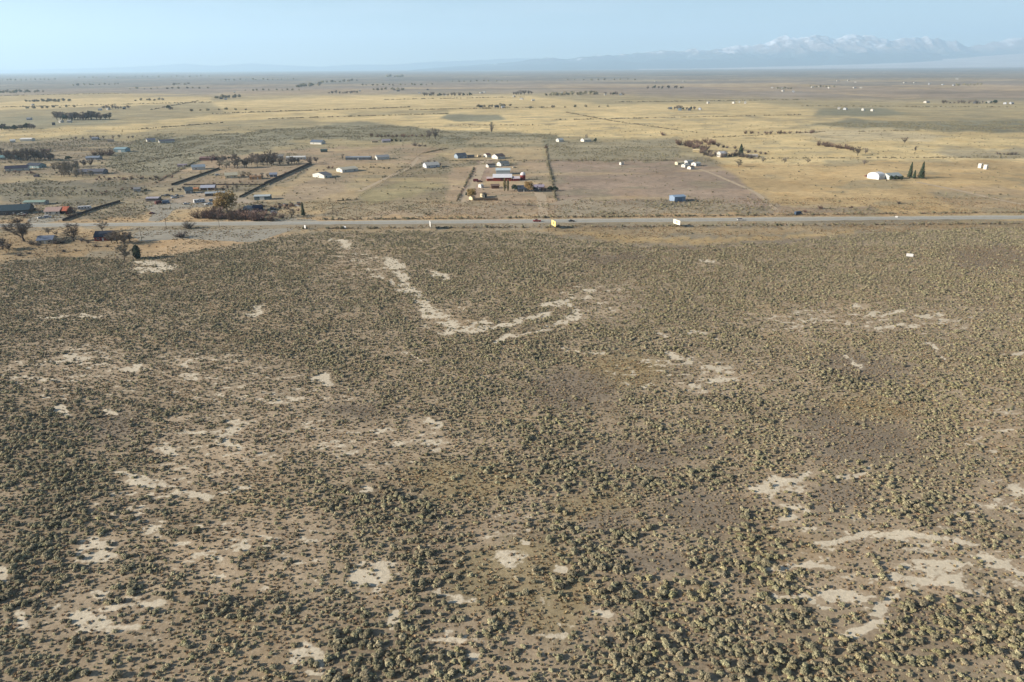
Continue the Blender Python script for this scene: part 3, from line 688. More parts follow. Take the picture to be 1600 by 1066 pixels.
# ------------------------------------------------------------------ trees
def bare_tree_meshes(seed, spread=0.5, twigs=3200):
    """leafless cottonwood 9 m tall: short forked tapered trunk, spreading limbs, rounded crown of fine branches and twigs"""
    rnd = random.Random(seed); tr = bmesh.new(); cw = bmesh.new(); vs = []
    def limb(bm, p, q, r0, r1, n, sides, sag=0.25):
        prev = p; out = [p]; off = Vector((rnd.gauss(0, sag), rnd.gauss(0, sag), rnd.gauss(0, sag*.5)))
        for k in range(1, n+1):
            t = k/n; c = p.lerp(q, t)+off*math.sin(math.pi*t)*(q-p).length*0.25
            cyl(bm, prev, c, r0+(r1-r0)*(k-1)/n, r0+(r1-r0)*t, sides); prev = c; out.append(c)
        return out
    fork = Vector((rnd.gauss(0, .12), rnd.gauss(0, .12), 1.3)); limb(tr, Vector((0, 0, -0.1)), fork, 0.30, 0.22, 2, 7, 0.1)
    R = 4.3+2*(spread-0.45); nm = 7
    for m in range(nm):
        a = m*6.283/nm+rnd.gauss(0, .35); el = rnd.uniform(0.35, 1.35) if m else 1.45
        e = Vector((R*1.05*math.cos(a)*math.cos(el), R*1.05*math.sin(a)*math.cos(el), 3.6+4.6*math.sin(el)*rnd.uniform(.8, 1.05)))
        pts = limb(tr, fork, e.lerp(fork, 0.15), 0.12, 0.04, 4, 5)
        for b in range(9):
            st = pts[rnd.randint(1, 4)]; d = (st-fork).normalized()
            dd = (d*0.7+Vector((rnd.gauss(0, .7), rnd.gauss(0, .7), rnd.uniform(-.45, .7)))).normalized()
            en = st+dd*rnd.uniform(1.0, 2.5); pb = limb(cw, st, en, 0.06, 0.02, 2, 3)
            for t in range(twigs//(nm*9)):
                s0 = pb[0].lerp(pb[-1], rnd.uniform(.15, 1)); tdir = (dd*.6+Vector((rnd.gauss(0, .8), rnd.gauss(0, .8), rnd.gauss(.15, .6)))).normalized()
                l = rnd.uniform(.4, 1.1); sd = tdir.orthogonal().normalized()*rnd.uniform(.022, .05); e2 = s0+tdir*l
                vs.append((s0-sd, s0+sd, e2+sd*.4, e2-sd*.4))
    for q in vs: cw.faces.new([cw.verts.new(v) for v in q])
    return from_bm('trunk', tr), from_bm('crown', cw)
def leafy_meshes(seed, fn, nleaf, leaf, trunk_h, trunk_r, up=0.2):
    rg = np.random.default_rng(seed); c, nrm = fn(rg, nleaf)
    cm = quads_mesh('crown', quad_cloud(c, nrm+np.array([0, 0, up]), leaf, 1.3, 0.55, rg))
    bm = bmesh.new(); cyl(bm, (0, 0, -0.1), (0.05, 0, trunk_h), trunk_r, trunk_r*0.4, 7)
    rnd = random.Random(seed)
    for i in range(7):
        z = trunk_h*rnd.uniform(0.25, 0.9); a = rnd.random()*6.28; l = trunk_h*0.22
        cyl(bm, (0, 0, z), (l*math.cos(a), l*math.sin(a), z+l*0.7), trunk_r*0.35, trunk_r*0.12, 4)
    return from_bm('trunk', bm), cm
def conifer(wd, ht):
    def fn(rg, n):
        z = ht*(0.06+0.94*rg.random(n)**1.35); a = rg.random(n)*6.283
        lob = 0.78+0.3*np.sin(a*5+z*3.1)*np.sin(z*4.2); r = wd*(1-z/ht)**0.75*lob*(0.55+0.45*rg.random(n)**0.5)+0.05
        c = np.stack([r*np.cos(a), r*np.sin(a), z], -1); return c, np.stack([np.cos(a), np.sin(a), np.full(n, .4)], -1)
    return fn
def round_crown(wd, ht, z0, lumps=11):
    def fn(rg, n):
        L = []
        for i in range(lumps):
            a = rg.random()*6.283; r = wd*0.62*math.sqrt(rg.random()); zz = z0+(ht-z0)*(0.22+0.62*rg.random()*(1-0.5*r/wd))
            L.append((r*math.cos(a), r*math.sin(a), zz, wd*(0.26+0.20*rg.random())))
        L = np.array(L); k = rg.integers(0, lumps, n); d = rg.normal(size=(n, 3)); d /= np.linalg.norm(d, axis=1)[:, None]
        c = L[k, :3]+d*L[k, 3:4]*(0.65+0.4*rg.random((n, 1))); c[:, 2] = np.maximum(c[:, 2], 0.1); return c, d
    return fn
def column(wd, ht):
    def fn(rg, n):
        z = ht*(0.07+0.93*rg.random(n)); a = rg.random(n)*6.283
        r = wd*np.sin(np.pi*np.clip(z/ht, 0.05, 0.98))**0.5*(0.6+0.4*rg.random(n))*(0.85+0.2*np.sin(3*a+z))
        return np.stack([r*np.cos(a), r*np.sin(a), z], -1), np.stack([np.cos(a), np.sin(a), np.full(n, .3)], -1)
    return fn
def twig_shrub(seed, mt_n=260):
    """leafless shrub 3 m tall: many stems fanning from the ground with fine twigs"""
    rnd = random.Random(seed); st = bmesh.new(); tw = bmesh.new()
    for i in range(26):
        a = rnd.random()*6.28; t = rnd.uniform(0.05, 1.5); l = rnd.uniform(1.5, 2.9)/math.sqrt(1+0.25*t*t)
        p = Vector((rnd.uniform(-.6, .6), rnd.uniform(-.6, .6), 0)); d = Vector((math.cos(a)*t, math.sin(a)*t, 1)).normalized(); q = p+d*l
        cyl(st, p, q, 0.05, 0.015, 3)
        for k in range(mt_n//10):
            s0 = p.lerp(q, rnd.uniform(0.08, 1)); dd = (d+Vector((rnd.gauss(0, .7), rnd.gauss(0, .7), rnd.gauss(0, .5)))).normalized()
            e = s0+dd*rnd.uniform(.3, .8); e.z = max(e.z, 0.05); sd = dd.orthogonal().normalized()*rnd.uniform(.02, .045)
            tw.faces.new([tw.verts.new(v) for v in (s0-sd, s0+sd, e+sd*.4, e-sd*.4)])
    return from_bm('stems', st), from_bm('twigs', tw)
TREES = {}
TREES['bare'] = [(t, c, BARK, TWIG) for t, c in (bare_tree_meshes(1, .5), bare_tree_meshes(2, .42), bare_tree_meshes(3, .55), bare_tree_meshes(14, .46))]
TREES['pale'] = [(t, c, BARK, TWIG_PALE) for t, c in (bare_tree_meshes(4, .45), bare_tree_meshes(5, .5))]
TREES['red'] = [(t, c, BARK, TWIG_RED) for t, c in (twig_shrub(6), twig_shrub(7), twig_shrub(8))]
TREES['grey'] = [(t, c, BARK, TWIG) for t, c in (twig_shrub(16), twig_shrub(17))]
TREES['spruce'] = [(t, c, BARK, NEEDLE) for t, c in (leafy_meshes(9, conifer(2.2, 12), 1500, .20, 10, .22), leafy_meshes(10, conifer(2.6, 12), 1500, .20, 10, .22))]
TREES['juniper'] = [(t, c, BARK, NEEDLE) for t, c in (leafy_meshes(11, round_crown(2.4, 6, 0.4), 1100, .17, 4, .2), leafy_meshes(21, round_crown(2.7, 5.5, 0.3), 1100, .17, 4, .2))]
TREES['willow'] = [(t, c, BARK, GOLD) for t, c in (leafy_meshes(12, round_crown(5.0, 11, 2.0, 16), 2600, .17, 7, .35),)]
TREES['oval'] = [(t, c, BARK, NEEDLE) for t, c in (leafy_meshes(33, column(2.0, 6), 1300, .17, 4.5, .16),)]
TREES['poplar'] = [(t, c, BARK, OLIVE) for t, c in (leafy_meshes(13, column(1.5, 13), 1600, .17, 11, .2),)]
PARTN = {'red': ('stems', 'twigs'), 'grey': ('stems', 'twigs')}
TNAME = {'bare': ('bare_tree', 'tree'), 'pale': ('bare_tree', 'tree'), 'red': ('leafless_shrub', 'shrub'), 'grey': ('leafless_shrub', 'shrub'), 'spruce': ('spruce_tree', 'tree'),
         'juniper': ('evergreen_tree', 'tree'), 'oval': ('evergreen_tree', 'tree'), 'willow': ('willow_tree', 'tree'), 'poplar': ('poplar_tree', 'tree')}
THEIGHT = {'bare': 9.3, 'pale': 9.3, 'red': 3.0, 'grey': 3.0, 'spruce': 12, 'juniper': 5.8, 'oval': 6.0, 'willow': 11.5, 'poplar': 13}
tr_rnd = random.Random(5)
def tree(kind, px, py, hpx, label, group=None, wide=1.0, var=None):
    """a tree whose foot stands at the surveyed point; hpx: its height there in chart units"""
    x, y = G(px, py); h = hpx/sc(px, py); k = h/THEIGHT[kind]
    v = TREES[kind][tr_rnd.randrange(len(TREES[kind])) if var is None else var % len(TREES[kind])]
    nm, cat = TNAME[kind]
    o = thing(nm, label, cat, (x, y, 0), tr_rnd.random()*6.28, group)
    o.scale = (k*wide, k*wide, k)
    a, b = PARTN.get(kind, ('trunk', 'crown'))
    link(a, v[0], v[2], o); link(b, v[1], v[3], o)
    return o
def grove(kind, pts, label, group):
    for p in pts: tree(kind, p[0], p[1], p[2], label, group, p[3] if len(p) > 3 else tr_rnd.uniform(0.9, 1.25))
def row(x0, y0, x1, y1, n, h, jx=3, jy=1.5, hv=0.3):
    r = random.Random(int(x0*7+y0)); out = []
    for i in range(n):
        t = (i+0.5)/n
        out.append((x0+(x1-x0)*t+r.uniform(-jx, jx), y0+(y1-y0)*t+r.uniform(-jy, jy), h*r.uniform(1-hv, 1+hv)))
    return out
T = tree; n_trees = 0
# --- beside the highway, near left
T('bare', 38, 377, 39, 'largest bare spreading tree, left of the blue-grey cottage by the highway', wide=1.55, var=0)
T('bare', 116, 377, 31, 'bare tree with a thick stump-like trunk between the blue-grey cottage and the red house', wide=1.35, var=1)
T('pale', 160, 362, 20, 'thin pale bare tree behind the red house beside the highway', var=0)
for i, p in enumerate([(174,379,18),(184,381,22),(194,382,21),(203,378,17)]):
    T('bare', *p, 'dense brown bare tree growing against the right end of the red house', 'brown bare trees at the red house', 1.25, var=i)
T('pale', 194, 406, 26, 'pale twiggy bare tree standing in dry grass left of the dark evergreen', wide=1.3, var=1)
T('oval', 215, 404, 21, 'single dark round evergreen in dry grass in front of the red house', wide=1.0)
for p in [(4,390,20),(14,392,14),(-6,398,18)]:
    T('bare', *p, 'dark bare bushy tree at the left edge below the highway', 'dark bushy trees at the left edge', 1.5)
for p in [(50,382,8),(60,384,7),(88,381,10),(98,380,8)]:
    T('grey', *p, 'low grey leafless shrub around the blue-grey cottage', 'low shrubs around the blue-grey cottage', 1.5)
T('grey', 294, 357, 14, 'leafless shrub at the far side of the gravel lot, nearest the highway edge', wide=1.3)
T('grey', 284, 371, 13, 'leafless shrub standing on the gravel lot in front of another', wide=1.4)
# --- roadside yards on the left, north of the highway
T('willow', 355, 331, 38, 'tall golden willow above the reddish thicket beside the highway', wide=1.15)
T('willow', 345, 332, 24, 'smaller golden willow at the left foot of the tall one', wide=1.3)
grove('red', row(308,342,428,345,20,13,3,1.5)+row(315,337,400,340,11,14,4,1.5), 'reddish brown leafless shrub in the thicket along the highway', 'reddish thicket along the highway')
T('spruce', 474, 337, 21, 'lone ragged pine right of the junk piles, beside the highway', wide=1.0, var=0)
T('pale', 456, 340, 15, 'pale bare little tree left of the lone ragged pine', wide=1.1)
for p in [(440,341,8),(428,338,9),(415,336,10),(396,336,9)]:
    T('red', *p, 'low brown shrub in the yard left of the lone pine', 'low shrubs in the yard by the pine', 1.4)
grove('bare', [(44,333,11),(50,334,9),(62,334,10),(100,333,10),(110,335,12),(117,334,11)], 'small bare tree among the brick-red roadside houses', 'bare trees among the roadside houses')
grove('red', row(150,282,278,278,12,5,5,1,.3), 'low purplish shrub in the hedge across the left scrub field', 'purplish hedge across the scrub field')
grove('bare', row(8,251,84,251,12,15,3,1.5)+row(20,246,70,245,6,12), 'tall grey bare tree in the dense grove on the left edge', 'grove on the left edge')
grove('pale', row(84,270,125,272,9,17,3,3)+row(92,276,150,277,8,12,4,2), 'pale slender bare tree around the left farmhouse cluster', 'pale trees around the left farmhouses')
grove('red', row(140,243,180,242,6,9,3,1), 'russet shrub beside the pale blue barn on the left', 'russet shrubs by the pale blue barn')
T('juniper', 108, 250, 7, 'dark low spreading evergreen hedge tree among the pale bare trees on the left', wide=2.0)
grove('juniper', [(89,272,4,1.2),(160,256,3,1.5),(96,220,3,2.0)], 'small dark evergreen bush in the left yards', 'small evergreens in the left yards')
# --- middle-left lots
grove('bare', row(366,262,432,256,12,17,3,3)+row(384,255,432,250,7,14)+row(436,258,470,254,7,10,3,1.5), 'brown bare tree in the big grove left of the long dark fence', 'big grove left of the long dark fence')
grove('pale', row(340,262,362,263,4,13,2,1)+row(372,279,420,278,7,9,3,1.5), 'pale bare tree around the cream house in the middle-left lots', 'pale trees around the cream house')
T('bare', 484, 257, 13, 'bare tree at the far end of the long dark fence', wide=1.3)
T('bare', 494, 254, 9, 'low bare tree right of the far end of the long dark fence', wide=1.4)
grove('juniper', [(343,251,6,1.3),(350,250,6,1.2),(358,249,5,1.2)], 'dark evergreen beside the long maroon barn', 'evergreens by the long maroon barn')
T('pale', 536, 250, 10, 'single bare tree at the left end of the long grey mobile home', wide=0.9)
T('bare', 680, 217, 19, 'largest bare tree on the golden field edge, centre left of the picture', wide=0.9, var=2)
T('bare', 671, 216, 13, 'smaller bare tree touching the large one at the golden field edge', wide=1.1)
grove('red', row(578,214,668,214,14,4.5,3,.8), 'rust coloured shrub in the hedge leading to the large bare tree', 'rust hedge by the large bare tree')
grove('juniper', [(612,222,5,1.4),(619,222,5.5,1.4),(626,222,4,1.2)], 'dark green tree at the small farm below the rust hedge', 'green trees at the small farm')
grove('grey', [(648,228,6,1.6),(656,229,5,1.6),(664,229,4,1.6)], 'dark shrub clump below the large bare tree', 'shrubs below the large bare tree')
grove('bare', [(662,260,8),(670,257,8),(679,257,7),(688,260,6)], 'bare tree behind the white house with a blue front', 'bare trees behind the white house')
grove('juniper', [(600,264,3,2.0),(608,264,3,2.0)], 'dark low bush on the open lot left of centre', 'dark bushes on the open lot')
# --- ranch in the centre
T('poplar', 788.5, 299, 20, 'left one of two slim olive poplars in front of the red barn', wide=1.05)
T('poplar', 793.5, 299, 19, 'right one of two slim olive poplars in front of the red barn', wide=1.05)
T('juniper', 804, 299, 12, 'dark rounded evergreen right of the two slim poplars', wide=1.15)
T('juniper', 811, 299, 9, 'low dark evergreen against the ranch house', wide=1.2)
T('willow', 826, 300, 20, 'golden leafed tree right of the ranch house', wide=1.0)
T('willow', 737, 310, 18, 'golden bushy tree at the left corner of the ranch', wide=1.15)
grove('juniper', [(859,298,8,1.5),(866,298,8,1.5),(870,298,6,1.3)], 'dark evergreen in the clump astride the ranch fence', 'evergreen clump astride the ranch fence')
grove('red', [(846,298,7),(851,298,8),(843,291,7)], 'russet shrub at the right end of the ranch yard', 'russet shrubs in the ranch yard')
grove('juniper', row(832,297,846,296,3,6,1,.5), 'small dark tree behind the parked cars of the ranch', 'dark trees behind the ranch cars')
T('spruce', 728.5, 305, 5, 'tiny dark bush at the ranch left fence', wide=2.2)
# --- right of centre
T('juniper', 930, 222, 7, 'dark round tree beside the white house on the scrub field', wide=1.2)
T('pale', 916, 219, 9, 'pale bare tree behind the white house on the scrub field', wide=1.1)
grove('red', row(1056,224,1104,236,13,10,3,2)+row(1078,226,1118,224,8,9,3,2)+row(1092,238,1108,240,4,7), 'purplish brown leafless tree in the windbreak thicket right of centre', 'purplish windbreak thicket')
grove('grey', row(1100,244,1176,246,14,9,3,2)+row(1130,232,1196,242,10,6,4,2), 'grey twiggy shrub around the hidden white farmhouse', 'grey shrubs around the hidden farmhouse')
T('spruce', 1157, 243, 17, 'single dark green conifer beside the hidden white farmhouse', wide=1.5, var=1)
T('bare', 1122, 231, 8, 'bare tree at the top of the purplish windbreak thicket', wide=1.3)
T('red', 1036, 212, 7, 'lone russet shrub left above the windbreak thicket', wide=1.3)
for p, l in (((1154,261,13),'nearest'),((1192,254,9),'second'),((1226,255,10),'third'),((1262,255,8),'fourth')):
    T('pale', *p, '%s of four bare trees strung along the golden field edge from the windbreak' % l, 'bare trees along the golden field edge', 1.15)
grove('red', row(1160,209,1275,208,16,4.5,3,.6,.4), 'small brown shrub in the row along the far golden field', 'brown shrub row on the golden field')
grove('red', row(1278,227,1334,236,13,8,2,1.2), 'reddish shrub in the short hedge on the right golden field', 'reddish hedge on the golden field')
T('bare', 1340, 243, 15, 'bare tree at the right end of the reddish hedge', wide=1.25)
T('pale', 1352, 240, 9, 'pale tree just right of the reddish hedge', wide=1.5)
T('bare', 1350, 258, 9, 'bare shrub-like tree above the white hoop shed', wide=1.1)
T('bare', 1413, 224, 11, 'bare round tree on the far golden field at right', wide=1.2)
T('bare', 1430, 237, 9, 'slim bare tree below the round one on the right golden field', wide=0.9)
T('spruce', 1421, 278, 24, 'left one of the two tall dark cypresses right of the glass shed', wide=1.0, var=0)
T('spruce', 1439, 279, 25, 'right one of the two tall dark cypresses right of the glass shed', wide=1.05, var=1)
T('spruce', 1428, 279, 13, 'short dark conifer between the two tall cypresses', wide=1.2)
grove('juniper', [(1392,282,9,1.1),(1400,282,9,1.2),(1408,282,8,1.1)], 'dark bush in front of the glass shed on the right', 'dark bushes by the glass shed')
T('grey', 1404, 319, 7, 'lone bare shrub on the golden ground in front of the white hoop shed', wide=1.0)
T('red', 1282, 326, 6, 'left lone brown shrub casting a long shadow beside the highway', wide=1.5)
T('red', 1330, 325, 4, 'right lone brown shrub casting a long shadow beside the highway', wide=1.5)
T('red', 1258, 332, 5, 'small russet shrub beside the dark blue trailer', wide=1.3)
grove('grey', row(1555,241,1590,242,6,4,2,.6), 'grey shrub in the low clump at the right edge of the golden field', 'grey clump at the right edge')
T('bare', 768, 208, 14, 'narrow dark tree standing alone in the golden field above the ranch', wide=0.55)
T('red', 853, 232, 6, 'shrub on the far corner of the ranch fence', wide=1.2)
# --- far groves
FAR = [((2,204,58,201,14,8),'in the dark row at the left edge above the golden strip'),((88,188,172,187,24,11),'in the wood behind the far white sheds'),
       ((40,160,112,159,14,3.5),'in the long far row at upper left'),((160,171,205,170,11,5),'in the far village grove at upper left'),((262,172,272,172,3,6),'in the trio on the far gold field'),
       ((0,146,70,144,14,3),'in the faint row near the horizon at left'),((335,155,375,153,9,4),'in the far farm grove left of centre'),((290,174,390,172,7,3),'scattered on the far gold field left of centre'),
       ((462,137,500,134,10,4),'in the distant dark grove left of centre'),((512,147,560,146,12,4.5),'in the distant farm row at centre left'),((500,130,560,127,9,3),'in the faint grove under the horizon'),
       ((660,150,735,150,18,5),'in the distant settlement at centre'),((580,141,635,141,8,3),'in the distant thin row at centre'),((746,168,800,166,8,4),'around the distant farm at centre'),
       ((800,149,830,147,9,6),'in the distant settlement right of centre'),((850,150,935,148,16,4),'in the distant string of farms right of centre'),((945,148,978,149,7,5),'at the distant white farm right of centre'),
       ((1010,139,1070,138,12,4.5),'in the distant twin groves on the plain'),((1045,172,1085,172,8,6),'around the distant blue-roofed farm'),((820,170,960,168,8,3),'scattered along the distant gold field edge'),
       ((1468,162,1560,162,18,5),'in the far windbreak at right'),((1262,136,1305,137,8,2.5),'at the far hamlet below the mountains'),((1490,134,1535,133,9,2.5),'at the far hamlet at the right edge'),
       ((1210,139,1240,140,6,2.5),'at the small far hamlet right of centre'),((110,134,190,132,10,2.5),'in faint rows under the horizon at left'),((270,133,300,132,6,2.5),'in the faint short row under the horizon'),
       ((0,126,90,125,12,1.8),'in the dim first row under the horizon at left'),((120,122,330,120,22,1.6),'in the dim second row under the horizon at left'),((200,140,330,138,12,2.2),'in the broken row at upper left'),
       ((340,126,470,124,16,1.8),'in the dim row under the horizon left of centre'),((560,134,680,133,14,2.0),'in the broken distant row at centre'),((380,142,470,141,10,2.4),'in the distant hedge left of centre'),
       ((40,170,120,168,8,3),'scattered above the far village'),((210,158,260,157,7,2.6),'in the short far row at upper left'),((700,128,800,127,10,2),'in the dim row above the settlement'),((880,126,1000,125,10,2),'in the dim row right of centre'),
       ((606,121,630,121,6,2.5),'in the faintest grove under the horizon')]
dim = []                              # the faintest rows, one or two pixels tall, are one mass
for (x0, y0, x1, y1, n_, h_), where in FAR:
    for p in row(x0, y0, x1, y1, n_, h_, 2.5, 0.6, .35):
        if h_ <= 4: dim.append((*G(p[0], p[1]), p[2]/sc(p[0], p[1]))); continue
        T('bare' if tr_rnd.random() < 0.75 else 'juniper', *p, 'tiny dark tree '+where, 'trees '+where, 1.35)
dim = np.array(dim); n = len(dim)
scatter('distant_trees', 'dim rows of distant trees strewn over the plain toward the horizon', 'trees', np.stack([dim[:, 0], dim[:, 1], np.zeros(n)], -1), 4+rng.integers(0, 3, n),
        np.stack([dim[:, 2]*1.5, dim[:, 2]*1.5, dim[:, 2]*1.35], -1), spin(n))

# ------------------------------------------------------------------ buildings
def place(x0, x1, py, yaw, W):
    """two chart columns and the chart row of the nearest foot -> centre, length along local x"""
    k = sc((x0+x1)/2, py); a = math.radians(yaw); tot = (x1-x0)/k
    L = max((tot-W*abs(math.sin(a)))/max(abs(math.cos(a)), 0.2), 2.5)
    x, y = G((x0+x1)/2, py); ext = abs(L*math.sin(a))/2+abs(W*math.cos(a))/2
    return x, y+ext, L, a
def house(x0, x1, py, label, wall, roof, yaw=0, W=9, h=2.8, rise=1.8, kind='gable', win=3, name='house', cat='house', door=True, group=None, trim=(235,232,222), big_door=False, chimney=False, oh=0.45):
    x, y, L, a = place(x0, x1, py, yaw, W)
    o = thing(name, label, cat, (x, y, 0), a, group); wm = paint(wall); rm = paint(roof); tm = paint(trim)
    bm = bmesh.new()
    if kind == 'gable':
        pts = [(-W/2, -0.1), (W/2, -0.1), (W/2, h), (0, h+rise), (-W/2, h)]
        A = [bm.verts.new((-L/2, p, q)) for p, q in pts]; B = [bm.verts.new((L/2, p, q)) for p, q in pts]
        bm.faces.new(A[::-1]); bm.faces.new(B)
        for i in range(5):
            if i in (2, 3): continue
            bm.faces.new([A[i], A[(i+1) % 5], B[(i+1) % 5], B[i]])
    else:
        box(bm, -L/2, L/2, -W/2, W/2, -0.1, h)
    link('wall', from_bm('wall', bm), wm, o)
    bm = bmesh.new(); t = 0.14
    if kind == 'gable':
        sl = rise/(W/2)
        for s_ in (-1, 1):
            y_e = s_*(W/2+oh); z_e = h-oh*sl
            q = [(-L/2-oh, y_e, z_e), (L/2+oh, y_e, z_e), (L/2+oh, 0, h+rise), (-L/2-oh, 0, h+rise)]
            lo = [bm.verts.new((p[0], p[1], p[2]+0.02)) for p in q]; up = [bm.verts.new((p[0], p[1], p[2]+0.02+t)) for p in q]
            if s_ > 0: lo.reverse(); up.reverse()
            bm.faces.new(up); bm.faces.new(lo[::-1])
            for i in range(4): bm.faces.new([lo[i], lo[(i+1) % 4], up[(i+1) % 4], up[i]])
    elif kind == 'hip':
        e = min(W/2, L/2)*0.95
        bs = [bm.verts.new(p) for p in ((-L/2-oh, -W/2-oh, h+.02), (L/2+oh, -W/2-oh, h+.02), (L/2+oh, W/2+oh, h+.02), (-L/2-oh, W/2+oh, h+.02))]
        r0 = bm.verts.new((-L/2+e, 0, h+rise)); r1 = bm.verts.new((L/2-e, 0, h+rise))
        for f in ((bs[3], bs[2], bs[1], bs[0]), (bs[0], bs[1], r1, r0), (bs[2], bs[3], r0, r1), (bs[1], bs[2], r1), (bs[3], bs[0], r0)): bm.faces.new(f)
    elif kind == 'flat':
        box(bm, -L/2-.2, L/2+.2, -W/2-.2, W/2+.2, h+.01, h+.25)
    elif kind == 'hoop':
        n = 10; A = []; B = []
        for i in range(n+1):
            th = math.pi*i/n; A.append(bm.verts.new((-L/2, -W/2*math.cos(th)*1.02, h+rise*math.sin(th)))); B.append(bm.verts.new((L/2, -W/2*math.cos(th)*1.02, h+rise*math.sin(th))))
        for i in range(n): bm.faces.new([A[i], B[i], B[i+1], A[i+1]])
        bm.faces.new(A); bm.faces.new(B[::-1])
    ro = link('roof', from_bm('roof', bm), rm, o)
    if chimney: link('chimney', boxmesh('chimney', L*.2-.35, L*.2+.35, .3, 1.0, h+rise*.5, h+rise+.9), paint((150,110,95)), ro)
    if win > 0:
        for i in range(win):
            cx = -L/2+L*(i+0.75)/(win+0.5)
            if door and i == win//2:
                link('door', boxmesh('door', cx-.5, cx+.5, -W/2-.06, -W/2+.02, 0, 2.05), tm, o); continue
            wo_ = link('window', boxmesh('window', cx-.75, cx+.75, -W/2-.05, -W/2+.02, 0.9, 2.1), tm, o)
            link('pane', boxmesh('pane', cx-.65, cx+.65, -W/2-.07, -W/2-.03, 1.0, 2.0), GLASS, wo_)
        for sx in (-1, 1):
            wo_ = link('window', boxmesh('window', *sorted((sx*(L/2-.02), sx*(L/2+.05))), -.7, .7, 0.9, 2.1), tm, o)
            link('pane', boxmesh('pane', *sorted((sx*(L/2+.03), sx*(L/2+.07))), -.6, .6, 1.0, 2.0), GLASS, wo_)
    if big_door:
        link('garage_door', boxmesh('garage_door', -min(L*.3, 2), min(L*.3, 2), -W/2-.05, -W/2+.02, 0, min(h-.2, 3)), tm, o)
    return o
W_ = (238,234,222); DKR = (92,90,94); GRY = (160,160,160); BLU = (140,155,172); TEAL = (86,108,112); BRN = (125,100,82); CRM = (226,212,176); RED = (150,62,52)
# --- roadside, left
house(-12,38,337,'large house with a broad dark teal roof at the left edge beside the highway',(105,105,105),(62,82,92),yaw=18,W=14,h=3.4,rise=3.4,chimney=True)
house(36,68,321,'long low building with a pale green roof behind the brick-red roadside houses',(190,185,170),(150,172,160),yaw=4,W=8,h=2.5,rise=1.0)
house(68,92,336,'pink-roofed white house with windows next to the red garage',(225,218,205),(186,160,150),yaw=6,W=10,h=2.7,rise=2.4,win=4)
house(91,105,335,'brick-red garage attached beside the pink-roofed house',(120,60,48),(196,110,82),yaw=2,W=9,h=2.8,rise=2.4,win=0,big_door=True,name='garage',cat='garage',trim=(60,50,48))
house(54,80,382,'blue-grey cottage with cream walls under the large bare tree',(214,202,172),(118,130,150),yaw=12,W=9,h=2.6,rise=2.0,win=3)
house(144,172,377,'red-walled house with a dark blue roof in front of the highway',(150,68,58),(58,66,82),yaw=10,W=10,h=2.8,rise=2.8,win=3,trim=(235,230,225))
# --- yard with many cars
house(228,247,315,'long low shed with a lilac-grey roof at the left of the car yard',(120,112,110),(184,180,190),yaw=3,W=7,h=2.6,rise=0.8,win=0,name='shed',cat='shed')
house(283,300,303,'grey gabled house with dark teal roof behind the car yard',(150,152,150),(92,106,114),yaw=28,W=9,h=2.8,rise=2.4,win=2)
house(300,309,299,'small tan and orange shed right of the grey gabled house',(205,170,110),(200,140,100),yaw=10,W=4,h=2.2,rise=.9,win=0,name='shed',cat='shed')
house(311,334,298,'brown house with a pale lilac roof behind the car yard',(140,96,62),(186,190,204),yaw=10,W=9,h=2.5,rise=1.8,win=3)
house(318,348,307,'long low building with a pale blue roof left of the golden willow',(110,106,100),(176,186,192),yaw=14,W=7,h=2.5,rise=.9,win=2,kind='gable')
house(376,395,332,'small house with a grey hipped roof behind the reddish thicket',(170,160,148),(176,172,170),yaw=15,W=9,h=2.6,rise=2.2,kind='hip',win=2)
house(394,408,331,'dark navy blue shed among the shrubs behind the thicket',(52,62,92),(60,68,92),yaw=5,W=7,h=3.0,rise=1.6,win=0,name='shed',cat='shed')
house(396,421,313,'long teal-grey building with a pale roof edge right of the golden willow',(108,124,130),(190,200,202),yaw=6,W=8,h=3.2,rise=.8,kind='gable',win=0,name='barn',cat='barn',big_door=True)
# --- left farm cluster
house(-6,26,250,'house with a turquoise roof at the left edge below the grove',(150,150,140),(112,152,156),yaw=5,W=12,h=3,rise=2,win=3)
house(2,36,268,'long dark roofed house with a white left end at the left edge',W_,(66,66,84),yaw=25,W=11,h=2.8,rise=2.6,win=3)
house(38,64,263,'dark roofed house with a light teal front right of the long dark one',(150,176,176),(72,80,94),yaw=-12,W=11,h=2.8,rise=2.4,win=3)
house(116,160,273,'long grey house half hidden by pale bare trees',(140,142,146),(110,112,122),yaw=3,W=12,h=3,rise=2.2,win=4)
house(133,154,250,'low blue-grey house above the pale bare trees',(150,156,166),(140,150,164),yaw=5,W=10,h=2.6,rise=1.6,win=2)
house(178,196,238,'pale blue barn right of the russet shrubs',(158,184,190),(150,178,186),yaw=0,W=14,h=4,rise=2,win=0,name='barn',cat='barn',big_door=True)
house(30,48,221,'long white shed in the upper left field',W_,(240,238,232),yaw=8,W=12,h=3.2,rise=1.4,win=0,name='shed',cat='shed')
house(13,22,223,'small white shed left of the long white one in the upper left field',W_,(235,235,230),yaw=30,W=7,h=3,rise=1.6,win=0,name='shed',cat='shed')
house(225,240,222,'white left-hand house of the pair on the scrub field at upper left',W_,(120,124,140),yaw=35,W=9,h=3,rise=2,win=2)
house(243,268,224,'low dark roofed right-hand house of the pair on the scrub field at upper left',W_,(96,98,108),yaw=32,W=12,h=2.8,rise=2,win=2)
house(142,152,219,'tiny blue-grey house in the far hedge at upper left',(170,175,180),(140,146,156),yaw=10,W=8,h=2.6,rise=1.6,win=0)
